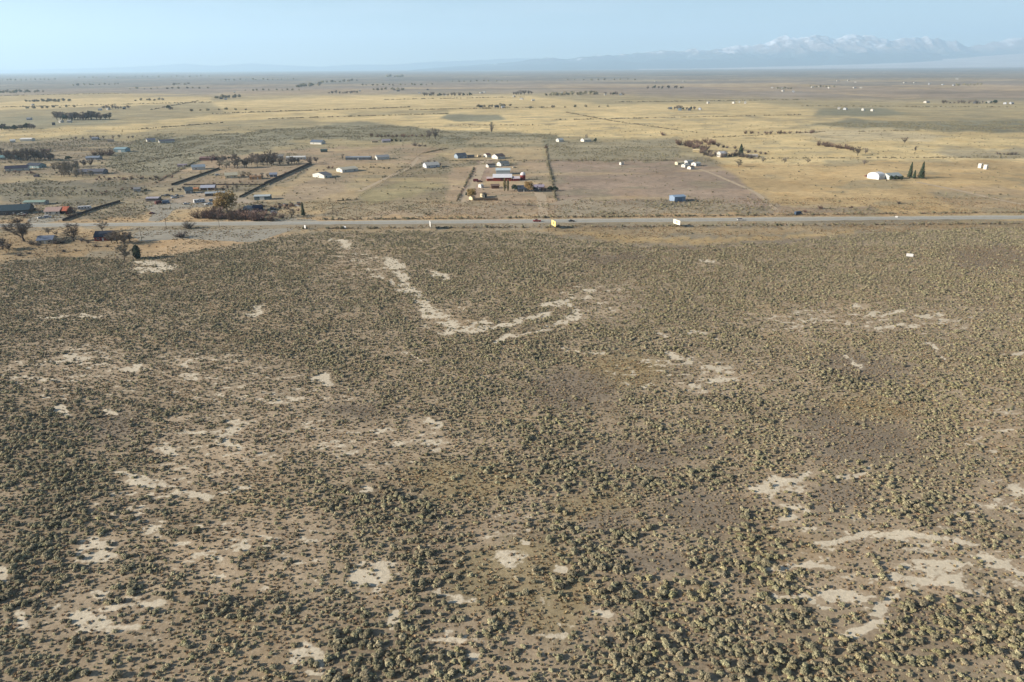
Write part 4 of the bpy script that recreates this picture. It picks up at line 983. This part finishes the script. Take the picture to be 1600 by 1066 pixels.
# --- middle-left lots
house(312,335,251,'long maroon barn on the middle-left lots',(116,84,80),(142,112,108),yaw=0,W=11,h=3,rise=1.2,win=0,name='barn',cat='barn')
house(294,318,266,'blue-grey house with a white left gable on the middle-left lots',W_,(150,164,176),yaw=24,W=11,h=3,rise=2.2,win=2)
house(277,290,261,'small lilac roofed trailer home left of the blue-grey house',(150,140,145),(190,176,190),yaw=3,W=5,h=2.5,rise=.5,kind='flat',win=2)
house(346,369,279,'cream house with a pale roof amid pale trees on the middle-left lots',(236,224,186),(200,194,170),yaw=22,W=11,h=2.9,rise=2.2,win=3)
house(387,407,281,'orange-tan adobe house with a flat roof right of the cream house',(216,168,122),(196,156,118),yaw=14,W=9,h=3.0,kind='flat',win=2)
house(419,432,277,'small blue-grey cabin beside the long dark fence',(130,142,158),(150,160,176),yaw=15,W=7,h=2.6,rise=1.5,win=1,name='cabin',cat='cabin')
house(446,476,250,'long white building behind the big brown grove',W_,(225,225,220),yaw=8,W=9,h=3,rise=1,win=3)
house(484,516,279,'white-sided long house with a dark grey roof right of the long dark fence',W_,(120,122,128),yaw=52,W=19,h=3.2,rise=2,win=2)
house(522,556,270,'white-sided house with a pale roof, farther right of the long dark fence',W_,(206,200,180),yaw=40,W=14,h=3,rise=1.8,win=3)
house(540,579,250,'long grey mobile home with a dark front on the middle lots',(104,110,118),(160,168,174),yaw=0,W=8,h=3.0,rise=.9,win=5)
house(584,607,250,'white gabled shed with grey roof right of the long grey mobile home',W_,(170,172,174),yaw=28,W=9,h=3,rise=2.2,win=0,name='shed',cat='shed',big_door=True)
house(483,506,226,'white house with a steep blue-grey roof at the scrub field corner',W_,(110,122,136),yaw=-20,W=11,h=3,rise=3,win=2)
house(500,511,238,'small dark green roofed shed on the open lot left of centre',(110,115,105),(70,92,88),yaw=10,W=6,h=2.5,rise=1.2,win=0,name='shed',cat='shed')
house(595,610,223,'small lilac-grey house of the farm below the rust hedge',(190,186,190),(160,156,166),yaw=15,W=9,h=2.8,rise=2,win=2)
house(580,590,223,'tiny pale shed left of the lilac-grey farmhouse below the rust hedge',(205,190,165),(180,165,145),yaw=15,W=5,h=2.4,rise=1.2,win=0,name='shed',cat='shed')
house(659,686,263,'white house with a blue front in front of bare trees, left of the ranch',(228,230,235),(190,190,186),yaw=26,W=12,h=3,rise=2.6,win=3)
# --- ranch and its neighbours
house(709,729,248,'blue-grey house with a white left gable, leftmost above the ranch',(160,176,190),(96,104,116),yaw=30,W=10,h=3.4,rise=2.6,win=2)
house(730,741,247,'small dark shed right of the blue-grey house above the ranch',(150,150,150),(70,76,84),yaw=20,W=5,h=2.2,rise=1,win=0,name='shed',cat='shed')
house(745,752,246,'tiny tan shed in the middle above the ranch',(214,190,150),(200,180,148),yaw=20,W=5,h=2.4,rise=1,win=0,name='shed',cat='shed')
house(755,767,246,'small white house with a brown roof above the ranch',W_,(140,110,96),yaw=35,W=8,h=2.8,rise=1.8,win=1)
house(768,789,249,'largest white house with a dark brown roof, rightmost above the ranch',W_,(112,98,94),yaw=38,W=12,h=3.2,rise=2.6,win=2)
house(759,774,262,'low white-ended trailer with a dark roof just above the red barn',W_,(90,86,84),yaw=30,W=6,h=2.6,rise=1,win=1)
house(776,796,260,'white cottage with a grey roof just above the red barn',W_,(130,136,134),yaw=34,W=9,h=2.9,rise=2,win=2)
house(771,799,283,'big red barn with a white metal roof in the middle of the ranch',RED,(236,236,240),yaw=0,W=12,h=3.6,rise=2.4,win=0,name='barn',cat='barn',big_door=True,trim=(90,40,36),oh=.8)
house(775,797,273,'long pale blue-roofed shed behind the big red barn',(170,180,184),(206,222,226),yaw=0,W=12,h=4.4,rise=1.6,win=0,name='shed',cat='shed')
house(760,773,283,'red lean-to with a pale roof at the left end of the big red barn',RED,(222,200,196),yaw=6,W=7,h=2.4,rise=1.2,win=0,name='shed',cat='shed')
house(800,812,283,'small red shed with a white roof at the right of the big red barn',(165,70,72),(236,222,224),yaw=10,W=7,h=2.4,rise=1.6,win=0,name='shed',cat='shed')
house(747,756,294,'white round-topped tank shed left of the slim poplars',W_,W_,yaw=35,W=5,h=1.4,rise=2.0,kind='hoop',win=0,name='shed',cat='shed')
house(767,780,295,'brown shed left of the slim poplars',(120,88,70),(130,108,96),yaw=5,W=6,h=2.6,rise=1.2,win=0,name='shed',cat='shed')
house(808,827,300,'low dark blue ranch house behind the evergreens',(90,96,104),(74,84,100),yaw=6,W=11,h=2.8,rise=2.2,win=3)
house(733,741,313,'cream pen shelter at the left corner of the ranch',(232,216,180),(150,135,112),yaw=40,W=5,h=2.4,rise=1.0,win=0,name='shed',cat='shed')
house(750,761,309,'cream stable with a dark panel as its shaded open side inside the ranch pen',(236,222,186),(150,130,108),yaw=40,W=6,h=2.8,rise=1.0,win=0,name='stable',cat='stable',big_door=True,trim=(50,44,40))  # dark door panel paints the shade inside the open side
house(833,850,297,'low lilac-roofed house at the right end of the ranch yard',(150,140,150),(170,160,176),yaw=0,W=9,h=2.6,rise=1.6,win=3)
# --- right half
house(869,881,222,'small white house on the scrub field, left of two',W_,(190,196,196),yaw=30,W=8,h=3,rise=2,win=1)
house(908,924,222,'wide white house on the scrub field, right of two',W_,(205,196,170),yaw=25,W=10,h=3,rise=2,win=2)
house(968,975,258,'tiny white pump shed alone on the brown field',W_,(200,190,170),yaw=35,W=3,h=2.6,rise=.8,win=0,name='shed',cat='shed')
MH = 'white mobile home in the cluster at the brown field corner'
house(1056,1070,258,MH+', leftmost',(236,226,196),(206,196,166),yaw=18,W=6,h=2.6,rise=.8,win=2)
house(1066,1078,262,MH+', front left',W_,(180,184,180),yaw=30,W=6,h=2.6,rise=.9,win=1)
house(1082,1096,260,MH+', right with bright end',W_,(190,194,190),yaw=32,W=7,h=3,rise=1.2,win=2)
house(1075,1086,265,MH+', nearest and smallest',W_,(120,110,104),yaw=35,W=5,h=2.6,rise=1,win=0)
house(1071,1084,257,MH+', behind the others',(220,220,216),(150,156,156),yaw=20,W=7,h=3.2,rise=1.2,win=0)
house(1049,1072,316,'blue metal shop building with a white left end, alone near the highway',(146,166,190),(150,172,196),yaw=16,W=9,h=4.2,rise=.9,win=0,name='metal_building',cat='building',big_door=True,trim=(120,140,165))
house(1122,1137,246,'white farmhouse hidden among grey shrubs',W_,(215,216,218),yaw=20,W=9,h=4.6,rise=2,win=2)
house(1168,1184,246,'low pale shed right of the single conifer',(214,206,196),(206,198,186),yaw=0,W=6,h=2.4,rise=.9,win=0,name='shed',cat='shed')
house(1083,1094,238,'small tan hut at the foot of the purplish thicket',(216,196,150),(226,206,166),yaw=-15,W=6,h=2.4,rise=1.2,win=0,name='hut',cat='hut')
house(1363,1386,281,'bright white hoop shed on the golden ground at right',(244,243,240),(244,243,240),yaw=28,W=13,h=2.8,rise=3.6,win=0,kind='hoop',name='hoop_shed',cat='shed')
house(1384,1412,281,'pale glass-like shed with grey roof right of the white hoop shed',(214,216,210),(168,178,178),yaw=16,W=12,h=3.4,rise=2.2,win=4)
house(1530,1536,263,'left one of two small white boxes on the field at right',W_,W_,yaw=30,W=3.2,h=4.5,kind='flat',win=0,name='storage_box',cat='box')
house(1538.5,1544.5,265,'right one of two small white boxes on the field at right',W_,W_,yaw=30,W=3.2,h=4.5,kind='flat',win=0,name='storage_box',cat='box')
# --- far farms: small white and grey buildings
def far_farm(where, pts, cat='house'):
    for i, (fx, fy, wpx, wall) in enumerate(pts):
        wall = tuple(int(c*.88) for c in wall); wpx *= .72
        house(fx-wpx/2, fx+wpx/2, fy, 'tiny %s building %s' % ('white' if wall[0] > 190 else 'grey' if wall[0] > 120 else 'dark', where), wall, tuple(int(c*.88) for c in wall), yaw=random.choice((-20, 12, 30)), W=9, h=3.6, rise=2, win=0,
              name='farm_building', cat='building', group='buildings '+where)
GW = (205,208,212); DK = (105,108,112)
far_farm('in the wood at upper left', [(94,192,8,W_),(107,192,9,W_),(44,188,10,GW),(82,196,5,DK)])
far_farm('of the far village at upper left', [(155,173,8,GW),(168,172,7,W_),(193,171,6,DK),(50,165,5,W_)])
far_farm('of the far farm left of centre', [(345,155,7,DK),(352,156,6,GW),(366,145,5,W_)])
far_farm('of the distant settlement at centre', [(655,146,5,GW),(695,149,6,GW),(752,146,8,W_),(757,145,5,W_),(668,141,5,DK)])
far_farm('of the distant farm row at centre left', [(562,143,5,GW),(590,141,6,DK),(622,143,7,DK)])
far_farm('of the distant farm above the ranch', [(752,168,9,DK),(776,168,10,DK),(786,169,8,GW)])
far_farm('of the distant settlement right of centre', [(803,152,6,W_),(815,156,8,W_),(833,158,7,W_),(878,146,5,W_),(946,149,5,W_),(970,149,6,GW)])
far_farm('of the distant blue-roofed farm', [(1048,171,7,(170,188,196)),(1063,173,9,(150,170,180)),(1078,173,8,DK),(1094,172,6,GW)])
far_farm('of the white row on the plain right of centre', [(1107,162,5,W_),(1147,162,6,W_),(1156,161,5,W_),(1165,162,6,W_)])
far_farm('of the far hamlet below the mountains', [(1270,137,6,W_),(1282,136,5,GW),(1296,138,5,W_),(1336,138,7,W_),(1346,138,6,W_),(1310,127,7,W_),(1326,126,5,W_),(1337,129,5,W_)])
far_farm('of the far row right below the mountains', [(1415,130,9,W_),(1430,130,6,W_),(1453,132,5,GW),(1474,133,5,GW),(1496,124,6,W_),(1491,134,6,GW),(1382,113,4,W_)])
far_farm('of the farm on the green strip at right', [(1312,171,7,W_),(1322,172,8,GW),(1350,173,5,W_),(1364,174,4,W_)])
far_farm('beside the far windbreak at right', [(1450,161,14,W_),(1548,161,10,W_),(1572,163,6,GW),(1582,163,8,GW),(1526,162,8,DK)])
far_farm('of the small hamlet right of centre', [(1224,139,7,GW),(1224,143,6,W_),(1240,144,6,GW),(1207,138,5,W_),(1025,128,5,W_),(1069,128,5,W_)])

# ------------------------------------------------------------------ fences
def fence(name, label, pts, h, post=2.4, solid=True, colour=(96,84,74), wires=3, spacing=None, group=None):
    P = [G(*p) for p in pts]; o = thing(name, label, 'fence', (P[0][0], P[0][1], 0), 0, group)
    fm = paint(colour) if solid else WOOD
    bp, bw = bmesh.new(), bmesh.new(); x0, y0 = P[0]
    for (ax, ay), (bx, by) in zip(P[:-1], P[1:]):
        L = math.hypot(bx-ax, by-ay); n = max(1, int(L/(spacing or post))); ux, uy = (bx-ax)/L, (by-ay)/L
        for i in range(n+1):
            cx, cy = ax+(bx-ax)*i/n-x0, ay+(by-ay)*i/n-y0; r = .07
            box(bp, cx-r, cx+r, cy-r, cy+r, -.1, h+.08)
            if i == n: break
            ex, ey = ax+(bx-ax)*(i+1)/n-x0, ay+(by-ay)*(i+1)/n-y0
            if solid:
                t = .03; z1 = h+random.uniform(-.05, .05)
                q = [(cx-uy*t, cy+ux*t), (ex-uy*t, ey+ux*t), (ex+uy*t, ey-ux*t), (cx+uy*t, cy-ux*t)]
                lo = [bw.verts.new((*p, .04)) for p in q]; up = [bw.verts.new((*p, z1)) for p in q]
                bw.faces.new(up); bw.faces.new(lo[::-1])
                for k in range(4): bw.faces.new([lo[k], up[k], up[(k+1) % 4], lo[(k+1) % 4]])
            else:
                for w_ in range(wires):
                    z = h*(w_+1)/(wires+.3); cyl(bw, (cx, cy, z), (ex, ey, z), .025 if wires > 2 else .06, .025 if wires > 2 else .06, 3)
    ps = link('posts', from_bm('posts', bp), WOOD, o); ps['kind'] = 'stuff'
    pn = link('panels' if solid else 'wires', from_bm('panels', bw), fm, o); pn['kind'] = 'stuff'
    return o
fence('board_fence', 'long tall dark board fence running diagonally between the middle-left lots', [(413,289),(487,256)], 2.5, colour=(92,80,70))
fence('board_fence', 'lower dark fence continuing the long diagonal one toward the golden willow', [(374,309),(413,289)], 1.5, colour=(76,68,60))
fence('board_fence', 'dark board fence running diagonally behind the car yard and the grey gabled house', [(268,290),(343,264)], 1.9, colour=(86,78,68))
fence('board_fence', 'dark cross fence in front of the cream house', [(287,289.5),(413,289.5)], 1.3, colour=(78,68,60))
fence('board_fence', 'dark board fence right of the white camper beside the highway', [(98,346),(150,327),(188,316)], 1.9, colour=(90,78,70))
fence('wire_fence', 'wire fence along the right side of the ranch', [(853,228),(856,252),(861,275),(868,314)], 1.4, solid=False, spacing=5)
fence('wire_fence', 'wire fence along the left side of the ranch', [(741,262),(729,290),(713,316)], 1.4, solid=False, spacing=5)
fence('rail_fence', 'pole fence of the corral in front of the cream stable', [(740,313.5),(778,313.5)], 1.9, solid=True, spacing=3, colour=(96,82,66))
fence('rail_fence', 'pale rail fence in front of the ranch drive', [(793,316),(842,315)], 1.2, solid=False, spacing=3.5, wires=2)
fence('wire_fence', 'wire fence across the back of the ranch fields', [(700,252),(853,251),(1060,251)], 1.3, solid=False, spacing=6)
fence('wire_fence', 'wire fence along the near side of the highway', [(470,358),(860,357),(1200,356),(1700,349)], 1.2, solid=False, spacing=6)
fence('wire_fence', 'wire fence along the far side of the highway', [(500,344),(900,342),(1300,337),(1700,331)], 1.2, solid=False, spacing=6)
fence('wire_fence', 'long wire fence running diagonally over the open lot left of the ranch', [(500,344),(600,285),(660,240),(690,222)], 1.3, solid=False, spacing=6)
# weeds blown against the fences
wx_, wy_ = [], []
for pts, n_ in (([(853,226),(856,252),(861,275),(868,314)], 260), ([(741,262),(713,316)], 110), ([(470,358),(1700,349)], 300), ([(500,344),(1700,331)], 420), ([(700,252),(1060,251)], 150), ([(240,288),(320,246)], 120), ([(160,262),(330,236)], 120),
                ([(885,176),(960,190),(1090,208)], 260), ([(768,206),(768,192)], 60), ([(500,214),(690,213)], 160), ([(560,262),(690,262)], 40), ([(500,316),(560,312)], 20), ([(660,240),(700,232)], 60), ([(235,172),(310,158)], 90), ([(220,202),(350,192)], 120), ([(0,168),(330,160)], 260), ([(330,178),(640,168)], 240), ([(420,186),(700,178)], 200), ([(640,172),(860,168)], 160), ([(860,188),(1250,180)], 220), ([(1100,216),(1290,206)], 120), ([(1170,248),(1600,246)], 160), ([(1340,206),(1600,200)], 120), ([(960,160),(1260,156)], 220), ([(1250,166),(1600,168)], 220), ([(600,156),(820,152)], 180), ([(0,150),(200,146)], 160), ([(700,196),(860,196)], 60)):
    P = np.array([G(*p) for p in pts]); t = rng.random(n_)*(len(P)-1)
    wx_.append(np.interp(t, range(len(P)), P[:, 0])+rng.normal(size=n_)*0.5); wy_.append(np.interp(t, range(len(P)), P[:, 1])+rng.normal(size=n_)*0.8)
wx_ = np.concatenate(wx_); wy_ = np.concatenate(wy_); n = len(wx_)
scatter('fence_weeds', 'brown tumbleweeds and brush caught along the field fences', 'weeds', np.stack([wx_, wy_, np.full(n, -.02)], -1), np.where(rng.random(n) < .5, 4+rng.integers(0, 3, n), 11+rng.integers(0, 2, n)), dims(n, (1.1+1.2*rng.random(n))*np.clip(wy_/1100, 1, 2), .9), spin(n))

# ------------------------------------------------------------------ poles and signs
def pole(px, py, label, h=9.5):
    x, y = G(px, py); o = thing('utility_pole', label, 'pole', (x, y, 0), 0, 'utility poles along the highway')
    bm = bmesh.new(); cyl(bm, (0, 0, -.2), (0, 0, h), .17, .11, 8); link('shaft', from_bm('shaft', bm), WOOD, o)
    link('crossarm', boxmesh('crossarm', -1.3, 1.3, -.2, -.1, h-.9, h-.75), WOOD, o)
    for sx in (-1.1, 0, 1.1):
        bm = bmesh.new(); cyl(bm, (sx, -.15, h-.75), (sx, -.15, h-.5), .06, .05, 6); link('insulator', from_bm('insulator', bm), paint((200,205,205)), o)
pole(121, 341, 'utility pole beside the white camper, left of the dark fence', 9)
pole(222, 377, 'utility pole at the left corner of the gravel lot', 9)
pole(260, 356, 'utility pole at the highway edge above the gravel lot', 8)
pole(343, 355, 'utility pole at the highway edge in front of the reddish thicket', 8)
pole(558, 343, 'utility pole across the highway, left of centre', 8)
pole(700, 342, 'utility pole across the highway below the ranch left fence', 8)
pole(1010, 340, 'utility pole across the highway right of the dark car', 8)
def billboard(px, py, label, face, w=7.5, h=3.0, z0=1.6, yaw=62, back=(150,140,125), mark=None):
    x, y = G(px, py); a = math.radians(yaw); o = thing('billboard', label, 'billboard', (x, y, 0), -a, 'billboards beside the highway')
    link('panel', boxmesh('panel', -w/2, w/2, -.09, .09, z0, z0+h), paint(face, k=.75), o)
    link('frame', boxmesh('frame', -w/2-.08, w/2+.08, .095, .2, z0-.08, z0+h+.08), paint(back), o)
    for i in range(4):
        cx = -w/2+w*(i+.5)/4
        bm = bmesh.new(); cyl(bm, (cx, .3, -.2), (cx, .3, z0+h*.9), .11, .1, 6); link('post', from_bm('post', bm), WOOD, o)
    if mark: link('mark', boxmesh('mark', -w*.16, w*.16, -.12, -.095, z0+h*.3, z0+h*.75), paint(mark), o)
billboard(672.5, 357.5, 'left one of three roadside billboards, white and seen nearly edge-on', (246,244,238), yaw=80, w=8, h=3.4)
billboard(865, 356.5, 'middle roadside billboard with a yellow face, in front of the red pickup', (244,222,140), yaw=73, w=8, h=3.6, mark=(176,150,96))
billboard(1057, 354, 'right one of three roadside billboards, cream faced', (246,238,218), yaw=68, w=8, h=3.0, mark=(206,180,150))
def sign(px, py, label, w, h, z0, yaw, face=(244,243,240)):
    x, y = G(px, py); o = thing('sign_board', label, 'sign', (x, y, 0), -math.radians(yaw))
    link('panel', boxmesh('panel', -w/2, w/2, -.06, .06, z0, z0+h), paint(face, k=.75), o)
    for sx in (-1, 1): link('post', boxmesh('post', sx*w*.4-.06, sx*w*.4+.06, .065, .18, -.15, z0+h), WOOD, o)
sign(477, 359, 'slim upright white sign beside the highway left of the billboards', 1.6, 2.2, 1.0, 40)
sign(538.5, 357, 'small low white sign by the highway, left of the left billboard', 2.6, 1.3, .3, 30)
sign(1421, 401.5, 'white sign board standing alone in the scrub at right', 3.6, 1.7, .25, 25)
sign(1400.5, 340.5, 'tiny white marker at the highway shoulder on the right', 1.6, .9, .3, 30)

# ------------------------------------------------------------------ vehicles
def vehicle(px, py, label, colour, kind='car', yaw=0, group=None, name=None):
    x, y = G(px, py); L, Wd, prof, glass = {
        'car': (4.6, 1.8, [(-2.3,.35),(2.3,.35),(2.3,.75),(1.9,.88),(1.0,.95),(-1.9,.95),(-2.3,.85)], [(-1.75,.95),(-1.1,1.45),(.35,1.45),(1.05,.95)]),
        'suv': (4.9, 1.9, [(-2.4,.4),(2.4,.4),(2.4,.9),(2.1,1.05),(1.1,1.1),(-2.4,1.1)], [(-2.35,1.1),(-2.15,1.8),(.5,1.8),(1.15,1.1)]),
        'pickup': (5.8, 2.0, [(-2.9,.45),(2.9,.45),(2.9,1.0),(2.6,1.15),(1.5,1.2),(-.6,1.2),(-.6,1.15),(-2.9,1.15)], [(-.6,1.2),(-.4,1.9),(.95,1.9),(1.55,1.2)]),
        'van': (6.0, 2.2, [(-3,.45),(3,.45),(3,1.1),(2.3,1.4),(-3,1.4)], [(-3,1.4),(-2.95,2.6),(1.8,2.6),(2.3,1.4)])}[kind]
    nm = name or {'car': 'parked_car', 'suv': 'parked_car', 'pickup': 'pickup_truck', 'van': 'van'}[kind]
    o = thing(nm, label, {'car': 'car', 'suv': 'car', 'pickup': 'truck', 'van': 'van'}[kind], (x, y, 0.02), math.radians(yaw), group); pm = paint(colour, k=.6, spec=.5)
    bm = bmesh.new(); prism(bm, prof, -Wd/2, Wd/2); bmesh.ops.bevel(bm, geom=bm.edges[:], offset=.05, segments=1, affect='EDGES'); link('body', from_bm('body', bm), pm, o)
    bm = bmesh.new(); prism(bm, [(gx, gz+.004) for gx, gz in glass], -Wd/2+.1, Wd/2-.1); cb = link('cabin', from_bm('cabin', bm), GLASS if kind != 'van' else pm, o)
    top = max(g[1] for g in glass); xs = [g[0] for g in glass if g[1] == top]
    link('roof_panel', boxmesh('roof_panel', min(xs)-.05, max(xs)+.05, -Wd/2+.08, Wd/2-.08, top+.006, top+.06), pm, cb)
    for sx in (-1, 1):
        for sy in (-1, 1):
            bm = bmesh.new(); cx = sx*L*.31; yy = sy*(Wd/2-.1); cyl(bm, (cx, yy-.11, .34), (cx, yy+.11, .34), .34, .34, 10); link('wheel', from_bm('wheel', bm), RUBBER, o)
    for sy in (-1, 1): link('headlight', boxmesh('headlight', L/2-.03, L/2+.02, sy*Wd*.36-.15, sy*Wd*.36+.15, .62, .78), paint((225,225,215)), o)
    return o
RD = math.degrees(math.atan(_rc[0]))
vehicle(839, 346.8, 'red pickup truck driving on the highway behind the yellow billboard', (150,40,34), 'pickup', RD+180)
vehicle(893, 346.6, 'dark car driving on the highway right of the red pickup', (48,48,56), 'car', RD, name='car')
vehicle(1157, 344.6, 'silver-white car driving on the highway on the right', (214,212,206), 'suv', RD, name='car')
vehicle(1247, 336, 'dark blue vehicle parked off the highway at right', (62,84,108), 'van', 20)
vehicle(238, 334.5, 'small dark red car alone at the bend of the gravel drive', (130,58,46), 'car', 15)
vehicle(248, 319, 'dark red truck in front of the lilac-roofed shed', (110,52,46), 'van', 60)
vehicle(260, 318, 'blue-grey truck beside the dark red one in the car yard', (120,138,160), 'van', 20)
vehicle(291, 319.5, 'bright white car alone in the open car yard', (240,240,236), 'car', 35)
vehicle(326, 320, 'white pickup at the foot of the golden willow', (225,230,232), 'pickup', 40)
vehicle(331, 314.5, 'pale blue car behind the white pickup by the willow', (176,196,206), 'suv', 25)
for i, (cx, cy, c) in enumerate([(255,307,(205,200,180)),(262,306.5,(96,98,100)),(269,307.5,(190,196,200)),(276,307,(116,122,120)),(283,308,(176,180,178)),(272,310,(224,224,222))]):
    vehicle(cx, cy, 'derelict car at the back of the car yard, %s from the left' % ('first','second','third','fourth','fifth','last')[i], c, 'suv' if i % 2 else 'car', 20+40*i, 'derelict cars in the car yard')
vehicle(64, 341.5, 'small white car left of the dark one at the pink-roofed house', (240,238,230), 'car', 50)
vehicle(75, 340.5, 'white and dark car in front of the pink-roofed house', (226,228,236), 'suv', 20)
vehicle(34, 336.5, 'pale green-white pickup in front of the dark teal-roofed house', (206,214,206), 'pickup', 5)
vehicle(427, 328, 'dark car behind the silver one in the yard left of the pine', (92,90,98), 'suv', 5)
vehicle(428, 333.5, 'silver car in the yard left of the lone pine', (196,196,204), 'suv', 3)
vehicle(58, 277, 'dark van parked on the open ground of the left farm', (58,54,72), 'van', 0)
vehicle(744, 284, 'dark red stock trailer left of the ranch barns', (120,48,50), 'van', 3)
vehicle(749.5, 285, 'dark red truck hitched right of the stock trailer', (92,44,44), 'pickup', 3)
vehicle(838, 299.5, 'dark car parked at the right end of the ranch yard', (70,68,76), 'suv', 10)
vehicle(1355, 276, 'rusty red tractor truck left of the white hoop shed', (150,80,66), 'pickup', 20)
vehicle(340, 274.5, 'small white car left of the cream house', (242,242,240), 'suv', 30)
vehicle(804, 262.5, 'tiny cream car on the lot above the red barn', (228,218,190), 'car', 30)
def camper(px, py, label, L=9, yaw=25, stripe=(110,130,165)):
    x, y = G(px, py); o = thing('camper', label, 'camper', (x, y, 0), math.radians(yaw)); Wd = 2.5
    bm = bmesh.new(); prism(bm, [(-L/2,.5),(L/2,.5),(L/2,1.5),(L/2-.5,3.1),(-L/2,3.1)], -Wd/2, Wd/2); link('body', from_bm('body', bm), paint((240,240,238)), o)
    link('stripe', boxmesh('stripe', -L/2+.2, L/2-.8, -Wd/2-.03, -Wd/2+.01, 1.1, 1.5), paint(stripe), o)
    for i in range(4):
        cx = -L/2+1.2+i*(L-2.8)/3; link('window', boxmesh('window', cx-.5, cx+.5, -Wd/2-.04, -Wd/2+.01, 1.7, 2.4), GLASS, o)
    link('roof_unit', boxmesh('roof_unit', -.6, .6, -.5, .5, 3.11, 3.4), paint((215,215,215)), o)
    for sx in (-.3, .3):
        for sy in (-1, 1):
            bm = bmesh.new(); cyl(bm, (sx*L, sy*(Wd/2-.15)-.12, .42), (sx*L, sy*(Wd/2-.15)+.12, .42), .42, .42, 10); link('wheel', from_bm('wheel', bm), RUBBER, o)
camper(133, 328, 'white camper beside the dark fence near the highway', 9.5, 12, (90,95,110))
camper(312, 317, 'white motorhome with a blue stripe in the car yard', 9, 35)
# silo and junk
x, y = G(817, 281); o = thing('silo', 'short red silo with a white domed top at the right of the barns', 'silo', (x, y, 0))
bm = bmesh.new(); cyl(bm, (0, 0, -.1), (0, 0, 5.0), 2.6, 2.6, 20); link('tower', from_bm('tower', bm), paint((150,58,56)), o)
bm = bmesh.new(); bmesh.ops.create_uvsphere(bm, u_segments=20, v_segments=10, radius=2.65); bmesh.ops.translate(bm, verts=bm.verts, vec=(0, 0, 5.0)); link('dome', from_bm('dome', bm), paint((240,234,236)), o)
jr = random.Random(3)
for i in range(16):
    px_, py_ = 437+jr.uniform(0, 32), 317+jr.uniform(0, 6); x, y = G(px_, py_); bm = bmesh.new()
    for k in range(5):
        a = jr.uniform(.4, 1.3); cx, cy = jr.uniform(-1.2, 1.2), jr.uniform(-1, 1); box(bm, cx-a, cx+a, cy-.3, cy+.3, 0, jr.uniform(.3, 1.4))
    o = link('scrap_pile', from_bm('scrap_pile', bm), paint(jr.choice([(120,96,76),(150,120,98),(90,78,70),(170,168,165)])), None)
    o.location = (x, y, 0); o.rotation_euler = (0, 0, jr.random()*3); o['label'] = 'scrap heap of boards in the junk strip left of the lone pine'; o['category'] = 'scrap'; o['group'] = 'scrap heaps left of the lone pine'
for i, (px_, py_) in enumerate([(806,320.5),(812,320.8),(828,322),(833,322.3)]):
    x, y = G(px_, py_); bm = bmesh.new()
    for k in range(6): cyl(bm, (-3+k*.3, jr.uniform(-.6, .6), .3+.25*(k % 2)), (3-k*.2, jr.uniform(-.6, .6), .35), .22, .18, 6)
    o = link('log_pile', from_bm('log_pile', bm), WOOD, None); o.location = (x, y, 0)
    o['label'] = 'dark log pile in front of the ranch drive, %s from the left' % ('first','second','third','fourth')[i]; o['category'] = 'logs'; o['group'] = 'log piles in front of the ranch'

# --- more bare trees and brush about the roadside houses at left
grove('bare', [(76,366,11,1.2),(88,368,9,1.3),(128,380,10,1.2),(138,382,8,1.3)], 'small bare tree between the blue-grey cottage and the red house', 'small bare trees between cottage and red house')
grove('grey', [(30,400,6,1.6),(46,397,5,1.6),(100,394,5,1.6),(118,392,4,1.6),(150,386,5,1.5),(168,386,5,1.5)], 'low dark brush in the dry grass below the roadside houses', 'brush in the dry grass below the houses')
grove('juniper', [(24,334,5,1.3),(40,331,6,1.2),(56,330,6,1.1)], 'dark evergreen bush between the teal-roofed and pink-roofed houses', 'evergreens between the roadside houses')

grove('bare', row(0,247,60,246,9,12,4,2)+row(60,250,90,250,4,9,3,1), 'dark bare tree in the second row of the left edge grove', 'second row of the left edge grove')
grove('bare', row(96,262,150,258,9,9,5,2), 'bare tree between the pale trees and the low blue-grey house', 'bare trees above the left farmhouses')
grove('red', row(0,270,60,272,7,4,5,1.5)+row(150,276,260,282,10,4,6,2), 'brown brush around the left farm yards', 'brush around the left farm yards')
grove('bare', row(110,218,210,216,12,5,5,1), 'small tree in the hedge across the upper left field', 'hedge across the upper left field')
grove('bare', row(262,300,300,296,6,6,4,1.5)+row(336,300,372,296,5,8,3,1.5), 'small bare tree behind the car yard', 'small bare trees behind the car yard')
grove('bare', row(330,256,372,250,6,12,3,2), 'bare tree between the maroon barn and the big grove', 'bare trees right of the maroon barn')
grove('red', row(405,322,468,330,9,5,4,2), 'rusty brush around the yard left of the lone pine', 'rusty brush in the pine yard')
grove('red', row(8,336,40,338,5,5,3,1)+row(102,338,120,338,3,5,2,1), 'brown hedge shrub in front of the roadside houses at left', 'hedge shrubs in front of the roadside houses')

grove('red', row(20,304,230,298,16,4,6,5)+row(440,272,530,262,8,4,5,2)+row(330,290,400,284,7,4,4,1.5), 'soft brown brush dotted between the left lots', 'brown brush between the left lots')
house(206,218,300,'small grey-white shed at the edge of the scrub behind the dark fence',(200,196,188),(150,150,152),yaw=20,W=6,h=2.5,rise=1.2,win=0,name='shed',cat='shed')
house(166,176,222,'tiny tan house in the upper left hedge',(205,190,165),(150,140,130),yaw=20,W=7,h=2.6,rise=1.5,win=0)
house(64,76,238,'low brown-roofed shed beside the left edge grove',(170,150,130),(120,100,86),yaw=15,W=7,h=2.5,rise=1.3,win=0,name='shed',cat='shed')
house(430,442,248,'pale cottage half hidden behind the big brown grove',(225,220,205),(160,156,150),yaw=20,W=8,h=2.8,rise=1.8,win=1)
